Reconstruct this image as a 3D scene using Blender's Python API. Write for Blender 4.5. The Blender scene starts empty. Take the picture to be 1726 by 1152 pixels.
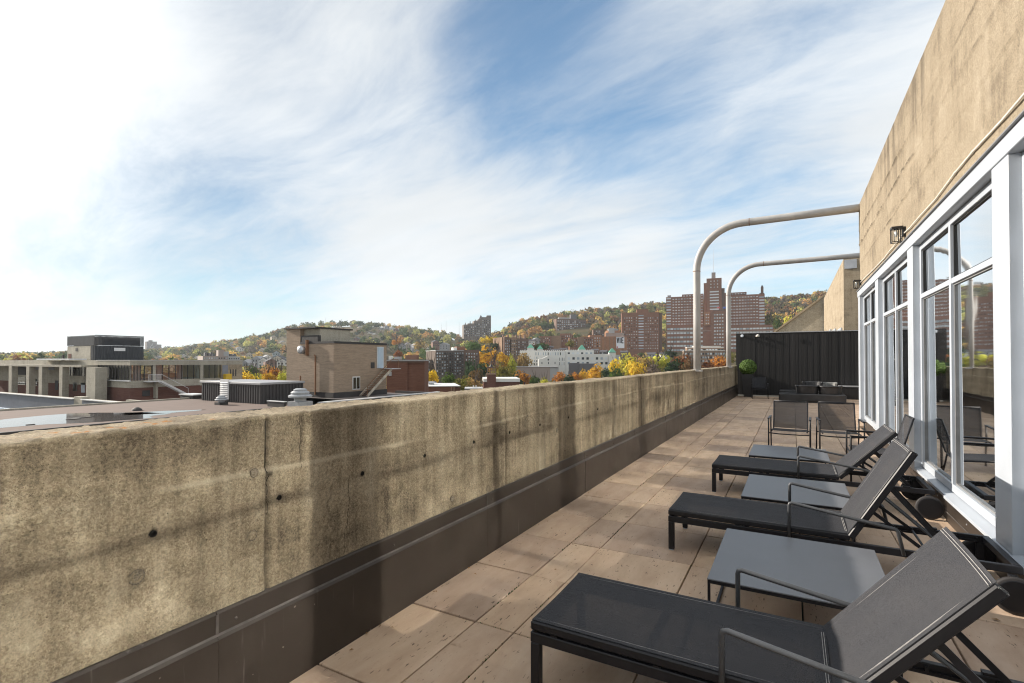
import bpy, bmesh, math, random
import numpy as np
from mathutils import Vector, Matrix, noise as mnoise
random.seed(11)
rng = np.random.default_rng(11)
sc = bpy.context.scene
COL = sc.collection
R_ = math.radians

# ------------------------------------------------------------------ camera
EYE, FPX = 1.5, 853.0
PITCH, YAW = R_(0.7), R_(29.06)
cam_data = bpy.data.cameras.new('camera')
cam_data.sensor_width = 36.0
cam_data.lens = 36.0 * FPX / 1726.0
cam_data.shift_y = 20.6 / 1726.0
cam_data.clip_start, cam_data.clip_end = 0.05, 30000.0
cam = bpy.data.objects.new('camera', cam_data)
COL.objects.link(cam)
cam.location = (0.0, 0.0, EYE)
cam.rotation_euler = (math.pi / 2 + PITCH, 0.0, YAW)
sc.camera = cam

# ------------------------------------------------------------------ light
SUN_FROM = Vector((-1.0, -0.10, 0.40)).normalized()        # direction towards the sun
SUN_EL = math.asin(SUN_FROM.z)
SUN_AZ = math.atan2(SUN_FROM.x, SUN_FROM.y)
sun_data = bpy.data.lights.new('sun', 'SUN')
sun_data.energy = 4.0
sun_data.angle = R_(0.55)
sun_data.color = (1.0, 0.905, 0.79)
sun = bpy.data.objects.new('sun', sun_data)
COL.objects.link(sun)
sun.rotation_euler = (-SUN_FROM).to_track_quat('-Z', 'Y').to_euler()
sun.location = (-40, 0, 40)

sc.view_settings.view_transform = 'Standard'
sc.view_settings.look = 'None'
sc.view_settings.exposure = 1.06
sc.view_settings.gamma = 1.0
sc.view_settings.use_curve_mapping = False
cy = sc.cycles
cy.use_denoising = True
cy.use_adaptive_sampling = False
cy.use_guiding = True
cy.use_surface_guiding = True
cy.use_volume_guiding = False
cy.guiding_training_samples = 128
cy.caustics_reflective = True
cy.caustics_refractive = False
cy.blur_glossy = 0.0
cy.sample_clamp_indirect = 12.0
cy.filter_width = 1.1
cy.max_bounces = 8
cy.diffuse_bounces = 4
cy.glossy_bounces = 4
cy.transparent_max_bounces = 24

# pixel helpers: a pixel of the 1726 x 1152 photograph -> a world position
_cy = 607.0 - FPX * math.tan(PITCH)
_fw = np.array([-math.sin(YAW) * math.cos(PITCH), math.cos(YAW) * math.cos(PITCH), math.sin(PITCH)])
_rt = np.array([math.cos(YAW), math.sin(YAW), 0.0])
_up = np.cross(_rt, _fw)
def ray(px, py):
    return _rt * (px - 863.0) / FPX + _up * (_cy - py) / FPX + _fw
def at(px, py, dist):                      # point at a horizontal distance from the camera
    d = ray(px, py)
    return np.array([0, 0, EYE]) + d * dist / math.hypot(d[0], d[1])
def at_x(px, py, X):
    d = ray(px, py)
    return np.array([0, 0, EYE]) + d * X / d[0]
def at_z(px, py, Z):
    d = ray(px, py)
    return np.array([0, 0, EYE]) + d * (Z - EYE) / d[2]
def to_px(x, y, z):
    v = np.array([x, y, z - EYE]); w = v @ _fw
    return 863.0 + FPX * (v @ _rt) / w, _cy - FPX * (v @ _up) / w

# ------------------------------------------------------------------ node helpers
def new_node(nt, kind, vals=None, **props):
    n = nt.nodes.new(kind)
    for k, v in props.items():
        setattr(n, k, v)
    for k, v in (vals or {}).items():
        s = n.inputs[k]
        if hasattr(v, 'is_output'):
            nt.links.new(v, s)
        else:
            s.default_value = v
    return n
def math_n(nt, op, a, b=None, c=None, clamp=False):
    n = nt.nodes.new('ShaderNodeMath'); n.operation = op; n.use_clamp = clamp
    for i, v in enumerate((a, b, c)):
        if v is None: continue
        if hasattr(v, 'is_output'): nt.links.new(v, n.inputs[i])
        else: n.inputs[i].default_value = v
    return n.outputs[0]
def vmath(nt, op, a, b=None, out=0):
    n = nt.nodes.new('ShaderNodeVectorMath'); n.operation = op
    for i, v in enumerate((a, b)):
        if v is None: continue
        if hasattr(v, 'is_output'): nt.links.new(v, n.inputs[i])
        else: n.inputs[i].default_value = v
    return n.outputs[out]
def mixc(nt, fac, a, b, blend='MIX'):
    n = nt.nodes.new('ShaderNodeMix'); n.data_type = 'RGBA'; n.blend_type = blend
    for s, v in ((n.inputs['Factor'], fac), (n.inputs[6], a), (n.inputs[7], b)):
        if hasattr(v, 'is_output'): nt.links.new(v, s)
        else: s.default_value = v if not isinstance(v, tuple) or len(v) == 4 else (*v, 1.0)
    return n.outputs[2]
def ramp(nt, fac, stops, interp='LINEAR'):
    n = nt.nodes.new('ShaderNodeValToRGB'); cr = n.color_ramp; cr.interpolation = interp
    while len(cr.elements) < len(stops): cr.elements.new(0.5)
    for e, (p, c) in zip(cr.elements, stops):
        e.position = p; e.color = (*c, 1.0) if len(c) == 3 else c
    nt.links.new(fac, n.inputs[0])
    return n.outputs[0]
def g(v): return (v, v, v)
def maprange(nt, v, a, b, c=0.0, d=1.0, smooth=True):
    n = nt.nodes.new('ShaderNodeMapRange'); n.clamp = True
    n.interpolation_type = 'SMOOTHSTEP' if smooth else 'LINEAR'
    nt.links.new(v, n.inputs[0])
    for i, x in enumerate((a, b, c, d)): n.inputs[i + 1].default_value = x
    return n.outputs[0]
def noise_n(nt, vec, scale, detail=4.0, rough=0.55, dist=0.0, out='Fac'):
    n = new_node(nt, 'ShaderNodeTexNoise', {'Scale': scale, 'Detail': detail, 'Roughness': rough, 'Distortion': dist})
    nt.links.new(vec, n.inputs['Vector'])
    return n.outputs[out]

# ------------------------------------------------------------------ world: clear blue sky with thin high cloud
world = bpy.data.worlds.new('World')
sc.world = world
world.use_nodes = True
wt = world.node_tree
wt.nodes.clear()
w_out = wt.nodes.new('ShaderNodeOutputWorld')
w_bg = wt.nodes.new('ShaderNodeBackground')
w_bg.inputs['Strength'].default_value = 0.083
wt.links.new(w_bg.outputs[0], w_out.inputs[0])
sky = wt.nodes.new('ShaderNodeTexSky')
sky.sky_type = 'NISHITA'
sky.sun_disc = False
sky.sun_elevation = SUN_EL
sky.sun_rotation = SUN_AZ
sky.altitude = 200.0
sky.air_density = 1.0
sky.dust_density = 0.6
sky.ozone_density = 2.0
tc = wt.nodes.new('ShaderNodeTexCoord')
wdir = vmath(wt, 'NORMALIZE', tc.outputs['Generated'])
sep = new_node(wt, 'ShaderNodeSeparateXYZ', {0: wdir})
zc = math_n(wt, 'ADD', math_n(wt, 'MAXIMUM', sep.outputs[2], 0.0), 0.20)
plan_v = new_node(wt, 'ShaderNodeCombineXYZ', {0: math_n(wt, 'DIVIDE', sep.outputs[0], zc), 1: math_n(wt, 'DIVIDE', sep.outputs[1], zc), 2: 0.0}).outputs[0]
def plan_dir(px, py):
    d = ray(px, py); d = d / np.linalg.norm(d)
    return d[:2] / (max(d[2], 0) + 0.20)
_a, _b = plan_dir(480, 470), plan_dir(1380, 120)
streak_ang = math.atan2(_b[1] - _a[1], _b[0] - _a[0])
warp = noise_n(wt, plan_v, 0.55, 3.0, 0.5, out='Color')
warp = vmath(wt, 'SCALE', vmath(wt, 'SUBTRACT', warp, (0.5, 0.5, 0.5)))
warp.node.inputs['Scale'].default_value = 0.55
pw = vmath(wt, 'ADD', plan_v, warp)
mp = new_node(wt, 'ShaderNodeMapping', {'Vector': pw, 'Rotation': (0, 0, -streak_ang), 'Scale': (0.55, 1.6, 1.0)}, vector_type='POINT')
mp1 = new_node(wt, 'ShaderNodeVectorRotate', {'Vector': pw, 'Angle': -streak_ang}, rotation_type='Z_AXIS')
st_v = vmath(wt, 'MULTIPLY', mp1.outputs[0], (0.6, 1.6, 1.0))
streak = noise_n(wt, st_v, 1.1, 9.0, 0.60, 0.25)
st2_v = vmath(wt, 'MULTIPLY', mp1.outputs[0], (1.2, 7.0, 1.0))
streak2 = noise_n(wt, st2_v, 1.3, 7.0, 0.6, 0.25)
low = noise_n(wt, vmath(wt, 'ADD', plan_v, (3.3, 1.7, 0)), 0.6, 3.0, 0.5)
def lobe(px, py, a_out, a_in):
    d = ray(px, py); d = d / np.linalg.norm(d)
    dt = vmath(wt, 'DOT_PRODUCT', wdir, tuple(d), out=1)
    return maprange(wt, dt, math.cos(R_(a_out)), math.cos(R_(a_in)))
clear_a = lobe(1120, 20, 25, 3)
clear_b = lobe(700, -20, 24, 3)
clear_c = lobe(1300, 470, 15, 3)
clear_d = lobe(330, 490, 19, 3)
clear_e = lobe(900, 540, 13, 2)
clear_f = lobe(960, 150, 17, 2)
veil = noise_n(wt, vmath(wt, 'MULTIPLY', mp1.outputs[0], (1.0, 2.5, 1.0)), 1.9, 9.0, 0.66, 0.4)
cl = math_n(wt, 'ADD', 1.03, math_n(wt, 'MULTIPLY', math_n(wt, 'SUBTRACT', streak, 0.5), 1.0))
cl = math_n(wt, 'ADD', cl, math_n(wt, 'MULTIPLY', math_n(wt, 'SUBTRACT', streak2, 0.5), 0.34))
cl = math_n(wt, 'ADD', cl, math_n(wt, 'MULTIPLY', math_n(wt, 'SUBTRACT', veil, 0.5), 1.05))
cl = math_n(wt, 'ADD', cl, math_n(wt, 'MULTIPLY', math_n(wt, 'SUBTRACT', low, 0.5), 0.45))
for lb, k in ((clear_a, 0.50), (clear_b, 0.32), (clear_c, 0.36), (clear_d, 0.52), (clear_e, 0.30), (clear_f, 0.26)):
    cl = math_n(wt, 'SUBTRACT', cl, math_n(wt, 'MULTIPLY', lb, k))
cover = maprange(wt, cl, -0.05, 1.12, 0.08, 0.96)
sun_dot = math_n(wt, 'MAXIMUM', vmath(wt, 'DOT_PRODUCT', wdir, tuple(SUN_FROM), out=1), 0.0)
glow = math_n(wt, 'POWER', sun_dot, 12.0)
lum = math_n(wt, 'MULTIPLY_ADD', glow, 3.4, 5.55)
shade_n = math_n(wt, 'MULTIPLY_ADD', noise_n(wt, st_v, 0.8, 5.0, 0.5), 0.60, 0.70)
lum = math_n(wt, 'MULTIPLY', lum, shade_n)
lum_v = new_node(wt, 'ShaderNodeCombineXYZ', {0: lum, 1: lum, 2: lum}).outputs[0]
cloud_col = mixc(wt, 1.0, lum_v, (0.955, 0.985, 1.0, 1.0), 'MULTIPLY')
tint = mixc(wt, math_n(wt, 'POWER', sun_dot, 1.5), (0.74, 1.16, 1.26, 1.0), (0.32, 0.345, 0.37, 1.0))
sky_col = mixc(wt, 1.0, sky.outputs[0], tint, 'MULTIPLY')
hor = maprange(wt, sep.outputs[2], 0.0, 0.16, 0.55, 0.0)
sky_col = mixc(wt, hor, sky_col, (4.0, 4.7, 5.3, 1.0))
wt.links.new(mixc(wt, cover, sky_col, cloud_col), w_bg.inputs['Color'])

# ------------------------------------------------------------------ mesh helpers
class MB:
    def __init__(s, M=None):
        s.v, s.f, s.M = [], [], M
    def add(s, vs, fs):
        n = len(s.v)
        if s.M is not None:
            vs = [tuple(s.M @ Vector(v)) for v in vs]
        s.v += [tuple(v) for v in vs]
        s.f += [tuple(i + n for i in f) for f in fs]
        return s
    def box(s, x0, x1, y0, y1, z0, z1):
        if x0 > x1: x0, x1 = x1, x0
        if y0 > y1: y0, y1 = y1, y0
        if z0 > z1: z0, z1 = z1, z0
        return s.add([(x0, y0, z0), (x1, y0, z0), (x1, y1, z0), (x0, y1, z0), (x0, y0, z1), (x1, y0, z1), (x1, y1, z1), (x0, y1, z1)],
                     [(0, 3, 2, 1), (4, 5, 6, 7), (0, 1, 5, 4), (1, 2, 6, 5), (2, 3, 7, 6), (3, 0, 4, 7)])
    def quad(s, a, b, c, d):
        return s.add([a, b, c, d], [(0, 1, 2, 3)])
    def extrude(s, poly, vec):
        n = len(poly); v = Vector(vec)
        vs = [tuple(p) for p in poly] + [tuple(Vector(p) + v) for p in poly]
        fs = [tuple(range(n - 1, -1, -1)), tuple(range(n, 2 * n))] + [(i, (i + 1) % n, n + (i + 1) % n, n + i) for i in range(n)]
        return s.add(vs, fs)
    def bar(s, a, b, w, h, up=(0, 0, 1)):          # rectangular bar from a to b
        a, b = Vector(a), Vector(b); d = (b - a).normalized()
        side = d.cross(Vector(up))
        if side.length < 1e-4: side = d.cross(Vector((1, 0, 0)))
        side.normalize(); u = side.cross(d).normalized()
        vs = []
        for p in (a, b):
            for sx, sz in ((-1, -1), (1, -1), (1, 1), (-1, 1)):
                vs.append(tuple(p + side * (sx * w / 2) + u * (sz * h / 2)))
        return s.add(vs, [(3, 2, 1, 0), (4, 5, 6, 7), (0, 1, 5, 4), (1, 2, 6, 5), (2, 3, 7, 6), (3, 0, 4, 7)])
    def tube(s, pts, r, n=8, closed=False):
        P = [Vector(p) for p in pts]; m = len(P)
        rr = r if isinstance(r, (list, tuple)) else [r] * m
        vs = []; u = None
        for i in range(m):
            if closed: t = (P[(i + 1) % m] - P[i - 1]).normalized()
            else: t = (P[min(i + 1, m - 1)] - P[max(i - 1, 0)]).normalized()
            if u is None:
                u = t.cross(Vector((0, 0, 1)))
                if u.length < 1e-3: u = t.cross(Vector((1, 0, 0)))
            else:
                u = u - t * u.dot(t)
                if u.length < 1e-4: u = t.cross(Vector((0.3, 0.5, 0.8)))
            u.normalize(); w = t.cross(u)
            for k in range(n):
                a = 2 * math.pi * k / n
                vs.append(tuple(P[i] + (u * math.cos(a) + w * math.sin(a)) * rr[i]))
        fs = []
        for i in range(m if closed else m - 1):
            j = (i + 1) % m
            for k in range(n):
                l = (k + 1) % n
                fs.append((i * n + k, i * n + l, j * n + l, j * n + k))
        if not closed:
            fs.append(tuple(range(n - 1, -1, -1))); fs.append(tuple(range((m - 1) * n, m * n)))
        return s.add(vs, fs)
    def lathe(s, prof, n=16, c=(0, 0, 0)):
        vs = []; fs = []
        for r, z in prof:
            for k in range(n):
                a = 2 * math.pi * k / n
                vs.append((c[0] + r * math.cos(a), c[1] + r * math.sin(a), c[2] + z))
        for i in range(len(prof) - 1):
            for k in range(n):
                l = (k + 1) % n
                fs.append((i * n + k, i * n + l, (i + 1) * n + l, (i + 1) * n + k))
        fs.append(tuple(range(n - 1, -1, -1))); fs.append(tuple(range((len(prof) - 1) * n, len(prof) * n)))
        return s.add(vs, fs)
    def mesh(s, name, bev=0.0, smooth=False, seg=1):
        me = bpy.data.meshes.new(name)
        me.from_pydata(s.v, [], s.f)
        if bev:
            bm = bmesh.new(); bm.from_mesh(me)
            ed = [e for e in bm.edges if len(e.link_faces) == 2 and e.calc_face_angle(0) > 0.6]
            bmesh.ops.bevel(bm, geom=ed, offset=bev, segments=seg, affect='EDGES', clamp_overlap=True)
            bm.to_mesh(me); bm.free()
        if smooth:
            me.polygons.foreach_set('use_smooth', [True] * len(me.polygons))
        me.update()
        return me
    def build(s, name, mat, parent=None, bev=0.0, smooth=False, loc=None, **props):
        me = s.mesh(name, bev, smooth)
        if mat is not None: me.materials.append(mat)
        return link(name, me, parent, loc, **props)
def link(name, me, parent=None, loc=None, rz=None, **props):
    o = bpy.data.objects.new(name, me)
    COL.objects.link(o)
    if parent is not None: o.parent = parent
    if loc is not None: o.location = loc
    if rz is not None: o.rotation_euler = (0, 0, rz)
    for k, v in props.items():
        if v is not None: o[k] = v
    return o
def thing(name, label, cat, loc=(0, 0, 0), rz=0.0, group=None):
    o = bpy.data.objects.new(name, None)
    o.empty_display_size = 0.2
    COL.objects.link(o)
    o.location = loc; o.rotation_euler = (0, 0, rz)
    o['label'] = label; o['category'] = cat
    if group: o['group'] = group
    return o
def copy_tree(o, parent=None):
    c = o.copy(); COL.objects.link(c)
    if parent is not None: c.parent = parent
    for ch in list(o.children): copy_tree(ch, c)
    return c
def np_mesh(name, V, Fq):
    """quads or tris from numpy arrays"""
    me = bpy.data.meshes.new(name)
    V = np.ascontiguousarray(V, dtype=np.float32); Fq = np.ascontiguousarray(Fq, dtype=np.int32)
    k = Fq.shape[1]
    me.vertices.add(len(V)); me.vertices.foreach_set('co', V.ravel())
    me.loops.add(Fq.size); me.loops.foreach_set('vertex_index', Fq.ravel())
    me.polygons.add(len(Fq)); me.polygons.foreach_set('loop_start', np.arange(0, Fq.size, k, dtype=np.int32))
    me.polygons.foreach_set('loop_total', np.full(len(Fq), k, dtype=np.int32))
    me.update(calc_edges=True); me.validate()
    return me
def smoothstep(a, b, x):
    t = np.clip((x - a) / (b - a), 0, 1)
    return t * t * (3 - 2 * t)
def fbm2(x, y, seed=0, octaves=4):
    """cheap numpy value noise"""
    def hsh(i, j, s):
        v = np.sin(i * 127.1 + j * 311.7 + s * 74.7) * 43758.5453
        return v - np.floor(v)
    t = np.zeros_like(x, dtype=float); a = 0.5; s = seed
    for o in range(octaves):
        xi, yi = np.floor(x), np.floor(y); xf, yf = x - xi, y - yi
        u, v = xf * xf * (3 - 2 * xf), yf * yf * (3 - 2 * yf)
        t += a * ((hsh(xi, yi, s) * (1 - u) + hsh(xi + 1, yi, s) * u) * (1 - v) + (hsh(xi, yi + 1, s) * (1 - u) + hsh(xi + 1, yi + 1, s) * u) * v)
        x, y, a, s = x * 2.03, y * 2.03, a * 0.5, s + 1
    return t

# ------------------------------------------------------------------ materials
def base_mat(name, col=(0.5, 0.5, 0.5), rough=0.6, metal=0.0, spec=0.5):
    m = bpy.data.materials.new(name); m.use_nodes = True
    b = m.node_tree.nodes['Principled BSDF']
    b.inputs['Base Color'].default_value = (*col, 1.0)
    b.inputs['Roughness'].default_value = rough
    b.inputs['Metallic'].default_value = metal
    b.inputs['Specular IOR Level'].default_value = spec
    return m, m.node_tree, b
def coord(nt, kind='Object'):
    return nt.nodes.new('ShaderNodeTexCoord').outputs[kind]
def geo_pos(nt):
    return nt.nodes.new('ShaderNodeNewGeometry').outputs['Position']
def bump(nt, b, h, strength=0.4, dist=0.01):
    n = new_node(nt, 'ShaderNodeBump', {'Height': h, 'Strength': strength, 'Distance': dist})
    nt.links.new(n.outputs[0], b.inputs['Normal'])
def varied(name, col, rough=0.6, amount=0.25, scale=3.0, metal=0.0, spec=0.5, bumps=0.0, rvar=0.12, stretch=(1, 1, 1), world=True):
    m, nt, b = base_mat(name, col, rough, metal, spec)
    v = geo_pos(nt) if world else coord(nt)
    v = vmath(nt, 'MULTIPLY', v, stretch)
    n1 = noise_n(nt, v, scale, 6.0, 0.6)
    dark = tuple(c * (1 - amount) for c in col); lite = tuple(min(1, c * (1 + amount)) for c in col)
    nt.links.new(ramp(nt, n1, [(0.3, dark), (0.7, lite)]), b.inputs['Base Color'])
    nt.links.new(math_n(nt, 'MULTIPLY_ADD', n1, rvar * 2, rough - rvar), b.inputs['Roughness'])
    if bumps: bump(nt, b, noise_n(nt, v, scale * 8, 4.0, 0.6), bumps, 0.005)
    return m
# concrete of the parapet: weathered, board-marked, stained
def concrete_mat(name, light, mid, dark, streak_amt=0.5, scale=1.0, attr=True, fw=0.85):
    m, nt, b = base_mat(name, mid, 0.92, 0.0, 0.2)
    p = geo_pos(nt)
    big = noise_n(nt, p, 1.5 * scale, 5.0, 0.60, 0.3)
    med = noise_n(nt, p, 8.0 * scale, 6.0, 0.66)
    fine = noise_n(nt, p, 85.0 * scale, 5.0, 0.74)
    grit = noise_n(nt, p, 240.0 * scale, 2.0, 0.6)
    sv = vmath(nt, 'MULTIPLY', p, (9.0, 9.0, 0.45))
    strk = noise_n(nt, sv, 1.0 * scale, 5.0, 0.62, 0.25)
    hv = vmath(nt, 'MULTIPLY', p, (0.5, 0.35, 6.0))
    band = noise_n(nt, hv, 1.2, 3.0, 0.5)
    t = math_n(nt, 'MULTIPLY_ADD', big, 0.60, -0.02)
    t = math_n(nt, 'MULTIPLY_ADD', med, 0.30, t)
    for src, k in ((strk, streak_amt), (band, 0.25), (fine, fw), (grit, fw * 0.47)):
        t = math_n(nt, 'MULTIPLY_ADD', math_n(nt, 'SUBTRACT', src, 0.5), k, t)
    c = ramp(nt, t, [(0.18, dark), (0.42, mid), (0.72, light)])
    # sand grains and small pits
    vor = new_node(nt, 'ShaderNodeTexVoronoi', {'Scale': 190.0 * scale, 'Vector': p})
    pit = maprange(nt, vor.outputs['Distance'], 0.10, 0.34, 0.42, 1.0)
    pmask = maprange(nt, noise_n(nt, p, 26.0 * scale, 4.0, 0.7), 0.46, 0.58)
    pit = math_n(nt, 'SUBTRACT', 1.0, math_n(nt, 'MULTIPLY', math_n(nt, 'SUBTRACT', 1.0, pit), pmask))
    vor2 = new_node(nt, 'ShaderNodeTexVoronoi', {'Scale': 62.0 * scale, 'Vector': p})
    big_pit = maprange(nt, vor2.outputs['Distance'], 0.10, 0.22, 0.30, 1.0)
    bmask = maprange(nt, noise_n(nt, p, 11.0 * scale, 4.0, 0.7), 0.56, 0.66)
    big_pit = math_n(nt, 'SUBTRACT', 1.0, math_n(nt, 'MULTIPLY', math_n(nt, 'SUBTRACT', 1.0, big_pit), bmask))
    pit = math_n(nt, 'MULTIPLY', pit, big_pit)
    gv = new_node(nt, 'ShaderNodeTexVoronoi', {'Scale': 170.0 * scale, 'Vector': p})
    gs = new_node(nt, 'ShaderNodeSeparateColor', {0: gv.outputs['Color']})
    gv2 = new_node(nt, 'ShaderNodeTexVoronoi', {'Scale': 70.0 * scale, 'Vector': p})
    gs2 = new_node(nt, 'ShaderNodeSeparateColor', {0: gv2.outputs['Color']})
    grain = math_n(nt, 'ADD', maprange(nt, gs.outputs[0], 0.0, 1.0, 0.80, 1.14, False), maprange(nt, gs2.outputs[0], 0.0, 1.0, -0.12, 0.10, False))
    pit = math_n(nt, 'MULTIPLY', pit, grain)
    pv = new_node(nt, 'ShaderNodeCombineXYZ', {0: pit, 1: pit, 2: pit}).outputs[0]
    c = mixc(nt, 1.0, c, pv, 'MULTIPLY')
    h = math_n(nt, 'MULTIPLY_ADD', fine, 0.6, math_n(nt, 'MULTIPLY_ADD', med, 1.0, math_n(nt, 'MULTIPLY', pit, 0.8)))
    if attr:
        at_n = nt.nodes.new('ShaderNodeAttribute'); at_n.attribute_name = 'stain'
        sp = new_node(nt, 'ShaderNodeSeparateColor', {0: at_n.outputs['Color']})
        c = mixc(nt, math_n(nt, 'MULTIPLY', sp.outputs[0], 0.8), c, (dark[0] * 0.40, dark[1] * 0.40, dark[2] * 0.42))
        c = mixc(nt, sp.outputs[1], c, (light[0] * 1.15, light[1] * 1.17, light[2] * 1.2))
        c = mixc(nt, sp.outputs[2], c, (0.42, 0.17, 0.03))
    nt.links.new(c, b.inputs['Base Color'])
    bump(nt, b, h, 0.9, 0.016)
    return m
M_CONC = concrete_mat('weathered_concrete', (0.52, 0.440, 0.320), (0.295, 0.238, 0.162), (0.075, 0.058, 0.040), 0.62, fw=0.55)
M_CONC_W = concrete_mat('sunlit_concrete', (0.44, 0.372, 0.278), (0.365, 0.302, 0.217), (0.165, 0.132, 0.095), 0.42, 1.1, attr=True, fw=0.42)  # tan base colour shared by the fascia, wings and end wall
M_CONC_G = concrete_mat('grey_concrete', (0.50, 0.465, 0.39), (0.40, 0.37, 0.305), (0.25, 0.23, 0.195), 0.4, 0.35, attr=False)

def paver_mat():
    m, nt, b = base_mat('travertine_paver', (0.4, 0.3, 0.22), 0.72, 0.0, 0.35)
    oi = nt.nodes.new('ShaderNodeObjectInfo')
    p = geo_pos(nt)
    off = vmath(nt, 'SCALE', new_node(nt, 'ShaderNodeCombineXYZ', {0: oi.outputs['Random'], 1: oi.outputs['Random'], 2: oi.outputs['Random']}).outputs[0])
    off.node.inputs['Scale'].default_value = 37.0
    q = vmath(nt, 'ADD', p, off)
    n1 = noise_n(nt, vmath(nt, 'MULTIPLY', q, (7.0, 1.8, 1.0)), 1.0, 6.0, 0.62, 0.3)
    n2 = noise_n(nt, p, 1.3, 4.0, 0.6)
    c = ramp(nt, n1, [(0.28, (0.42, 0.295, 0.200)), (0.5, (0.515, 0.375, 0.262)), (0.75, (0.59, 0.45, 0.33))])
    c = mixc(nt, maprange(nt, n2, 0.42, 0.72, 0.0, 0.38), c, (0.24, 0.165, 0.115))
    tone = maprange(nt, oi.outputs['Random'], 0.0, 1.0, 0.80, 1.08, False)
    tv = new_node(nt, 'ShaderNodeCombineXYZ', {0: tone, 1: tone, 2: math_n(nt, 'MULTIPLY_ADD', tone, 0.8, 0.2)}).outputs[0]
    c = mixc(nt, 1.0, c, tv, 'MULTIPLY')
    pv = vmath(nt, 'MULTIPLY', q, (75.0, 17.0, 1.0))
    pn = noise_n(nt, pv, 1.0, 2.5, 0.5, 0.35)
    area = noise_n(nt, vmath(nt, 'MULTIPLY', q, (5.0, 2.2, 1.0)), 1.0, 2.0, 0.5)
    pits = math_n(nt, 'MULTIPLY', maprange(nt, pn, 0.645, 0.70), maprange(nt, area, 0.40, 0.60, 0.15, 1.0))
    c = mixc(nt, math_n(nt, 'MULTIPLY', pits, 0.85), c, (0.05, 0.035, 0.025))
    speck = maprange(nt, noise_n(nt, p, 230.0, 2.0, 0.6), 0.63, 0.72, 0.0, 0.22)
    c = mixc(nt, speck, c, (0.16, 0.11, 0.08))
    stain = maprange(nt, noise_n(nt, vmath(nt, 'ADD', p, (5.1, 2.2, 0)), 5.5, 3.0, 0.5, 0.5), 0.70, 0.76, 0.0, 0.5)
    c = mixc(nt, stain, c, (0.17, 0.10, 0.06))
    nt.links.new(c, b.inputs['Base Color'])
    bump(nt, b, math_n(nt, 'MULTIPLY_ADD', pits, -1.5, math_n(nt, 'MULTIPLY', noise_n(nt, p, 60.0, 4.0, 0.6), 0.6)), 0.5, 0.004)
    return m
M_PAVER = paver_mat()
M_JOINT = varied('dirty_joint_bed', (0.035, 0.032, 0.022), 0.95, 0.5, 9.0)
M_MOSS = varied('joint_moss', (0.05, 0.085, 0.02), 0.95, 0.4, 30.0)

def flashing_mat():
    m, nt, b = base_mat('brown_metal_flashing', (0.05, 0.038, 0.03), 0.42, 0.0, 0.5)
    p = geo_pos(nt)
    n1 = noise_n(nt, p, 2.5, 5.0, 0.6)
    c = ramp(nt, n1, [(0.3, (0.022, 0.0165, 0.013)), (0.7, (0.038, 0.029, 0.023))])
    drip = noise_n(nt, vmath(nt, 'MULTIPLY', p, (30.0, 22.0, 1.4)), 1.0, 4.0, 0.6)
    dm = math_n(nt, 'MULTIPLY', maprange(nt, drip, 0.60, 0.72), maprange(nt, noise_n(nt, p, 0.9, 3.0, 0.5), 0.52, 0.62))
    c = mixc(nt, math_n(nt, 'MULTIPLY', dm, 0.45), c, (0.30, 0.28, 0.25))
    spots = maprange(nt, noise_n(nt, p, 26.0, 2.0, 0.5), 0.76, 0.79, 0.0, 0.6)
    c = mixc(nt, spots, c, (0.30, 0.27, 0.22))
    nt.links.new(c, b.inputs['Base Color'])
    nt.links.new(math_n(nt, 'MULTIPLY_ADD', n1, 0.3, 0.27), b.inputs['Roughness'])
    bump(nt, b, noise_n(nt, p, 3.0, 2.0, 0.5), 0.12, 0.02)
    return m
M_FLASH = flashing_mat()
M_SEAL = varied('grey_sealant', (0.075, 0.066, 0.060), 0.6, 0.4, 14.0)
M_WHITE = varied('pale_painted_aluminium', (0.41, 0.445, 0.49), 0.38, 0.06, 2.2, rvar=0.08)
M_GREYMET = varied('grey_drip_metal', (0.20, 0.20, 0.20), 0.45, 0.2, 4.0)
M_PIPE = varied('weathered_painted_pipe', (0.40, 0.385, 0.37), 0.5, 0.14, 5.0, stretch=(1, 1, 0.5))
M_RUST = varied('rusty_joint', (0.20, 0.10, 0.05), 0.85, 0.4, 30.0)
M_DARK = varied('dark_anthracite_metal', (0.011, 0.011, 0.0135), 0.42, 0.2, 6.0, spec=0.35, rvar=0.06)
M_TUBE = varied('charcoal_tube_metal', (0.060, 0.063, 0.068), 0.34, 0.15, 8.0, rvar=0.06)
M_TOP = varied('slate_grey_table_top', (0.125, 0.130, 0.143), 0.42, 0.10, 3.5, rvar=0.07)
M_RUBBER = varied('black_rubber', (0.025, 0.022, 0.022), 0.7, 0.2, 20.0)
M_SEAM = varied('pale_thread_seam', (0.30, 0.29, 0.28), 0.9, 0.3, 60.0)
M_WICKER = varied('black_moulded_plastic', (0.024, 0.024, 0.026), 0.42, 0.3, 7.0, bumps=0.2)
M_WICKER_LIT = varied('grey_moulded_plastic', (0.16, 0.16, 0.155), 0.5, 0.2, 7.0)  # paler copy of the black plastic, for a tub lit inside
M_PLANTER = varied('black_planter', (0.028, 0.028, 0.030), 0.55, 0.25, 5.0)
M_STEEL = varied('galvanised_steel', (0.45, 0.46, 0.48), 0.4, 0.15, 3.0, metal=0.6)
M_BLACKMET = varied('black_powder_metal', (0.018, 0.017, 0.016), 0.45, 0.2, 5.0)
M_CONDUIT = varied('off_white_conduit', (0.66, 0.62, 0.55), 0.5, 0.1, 6.0)

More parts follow.
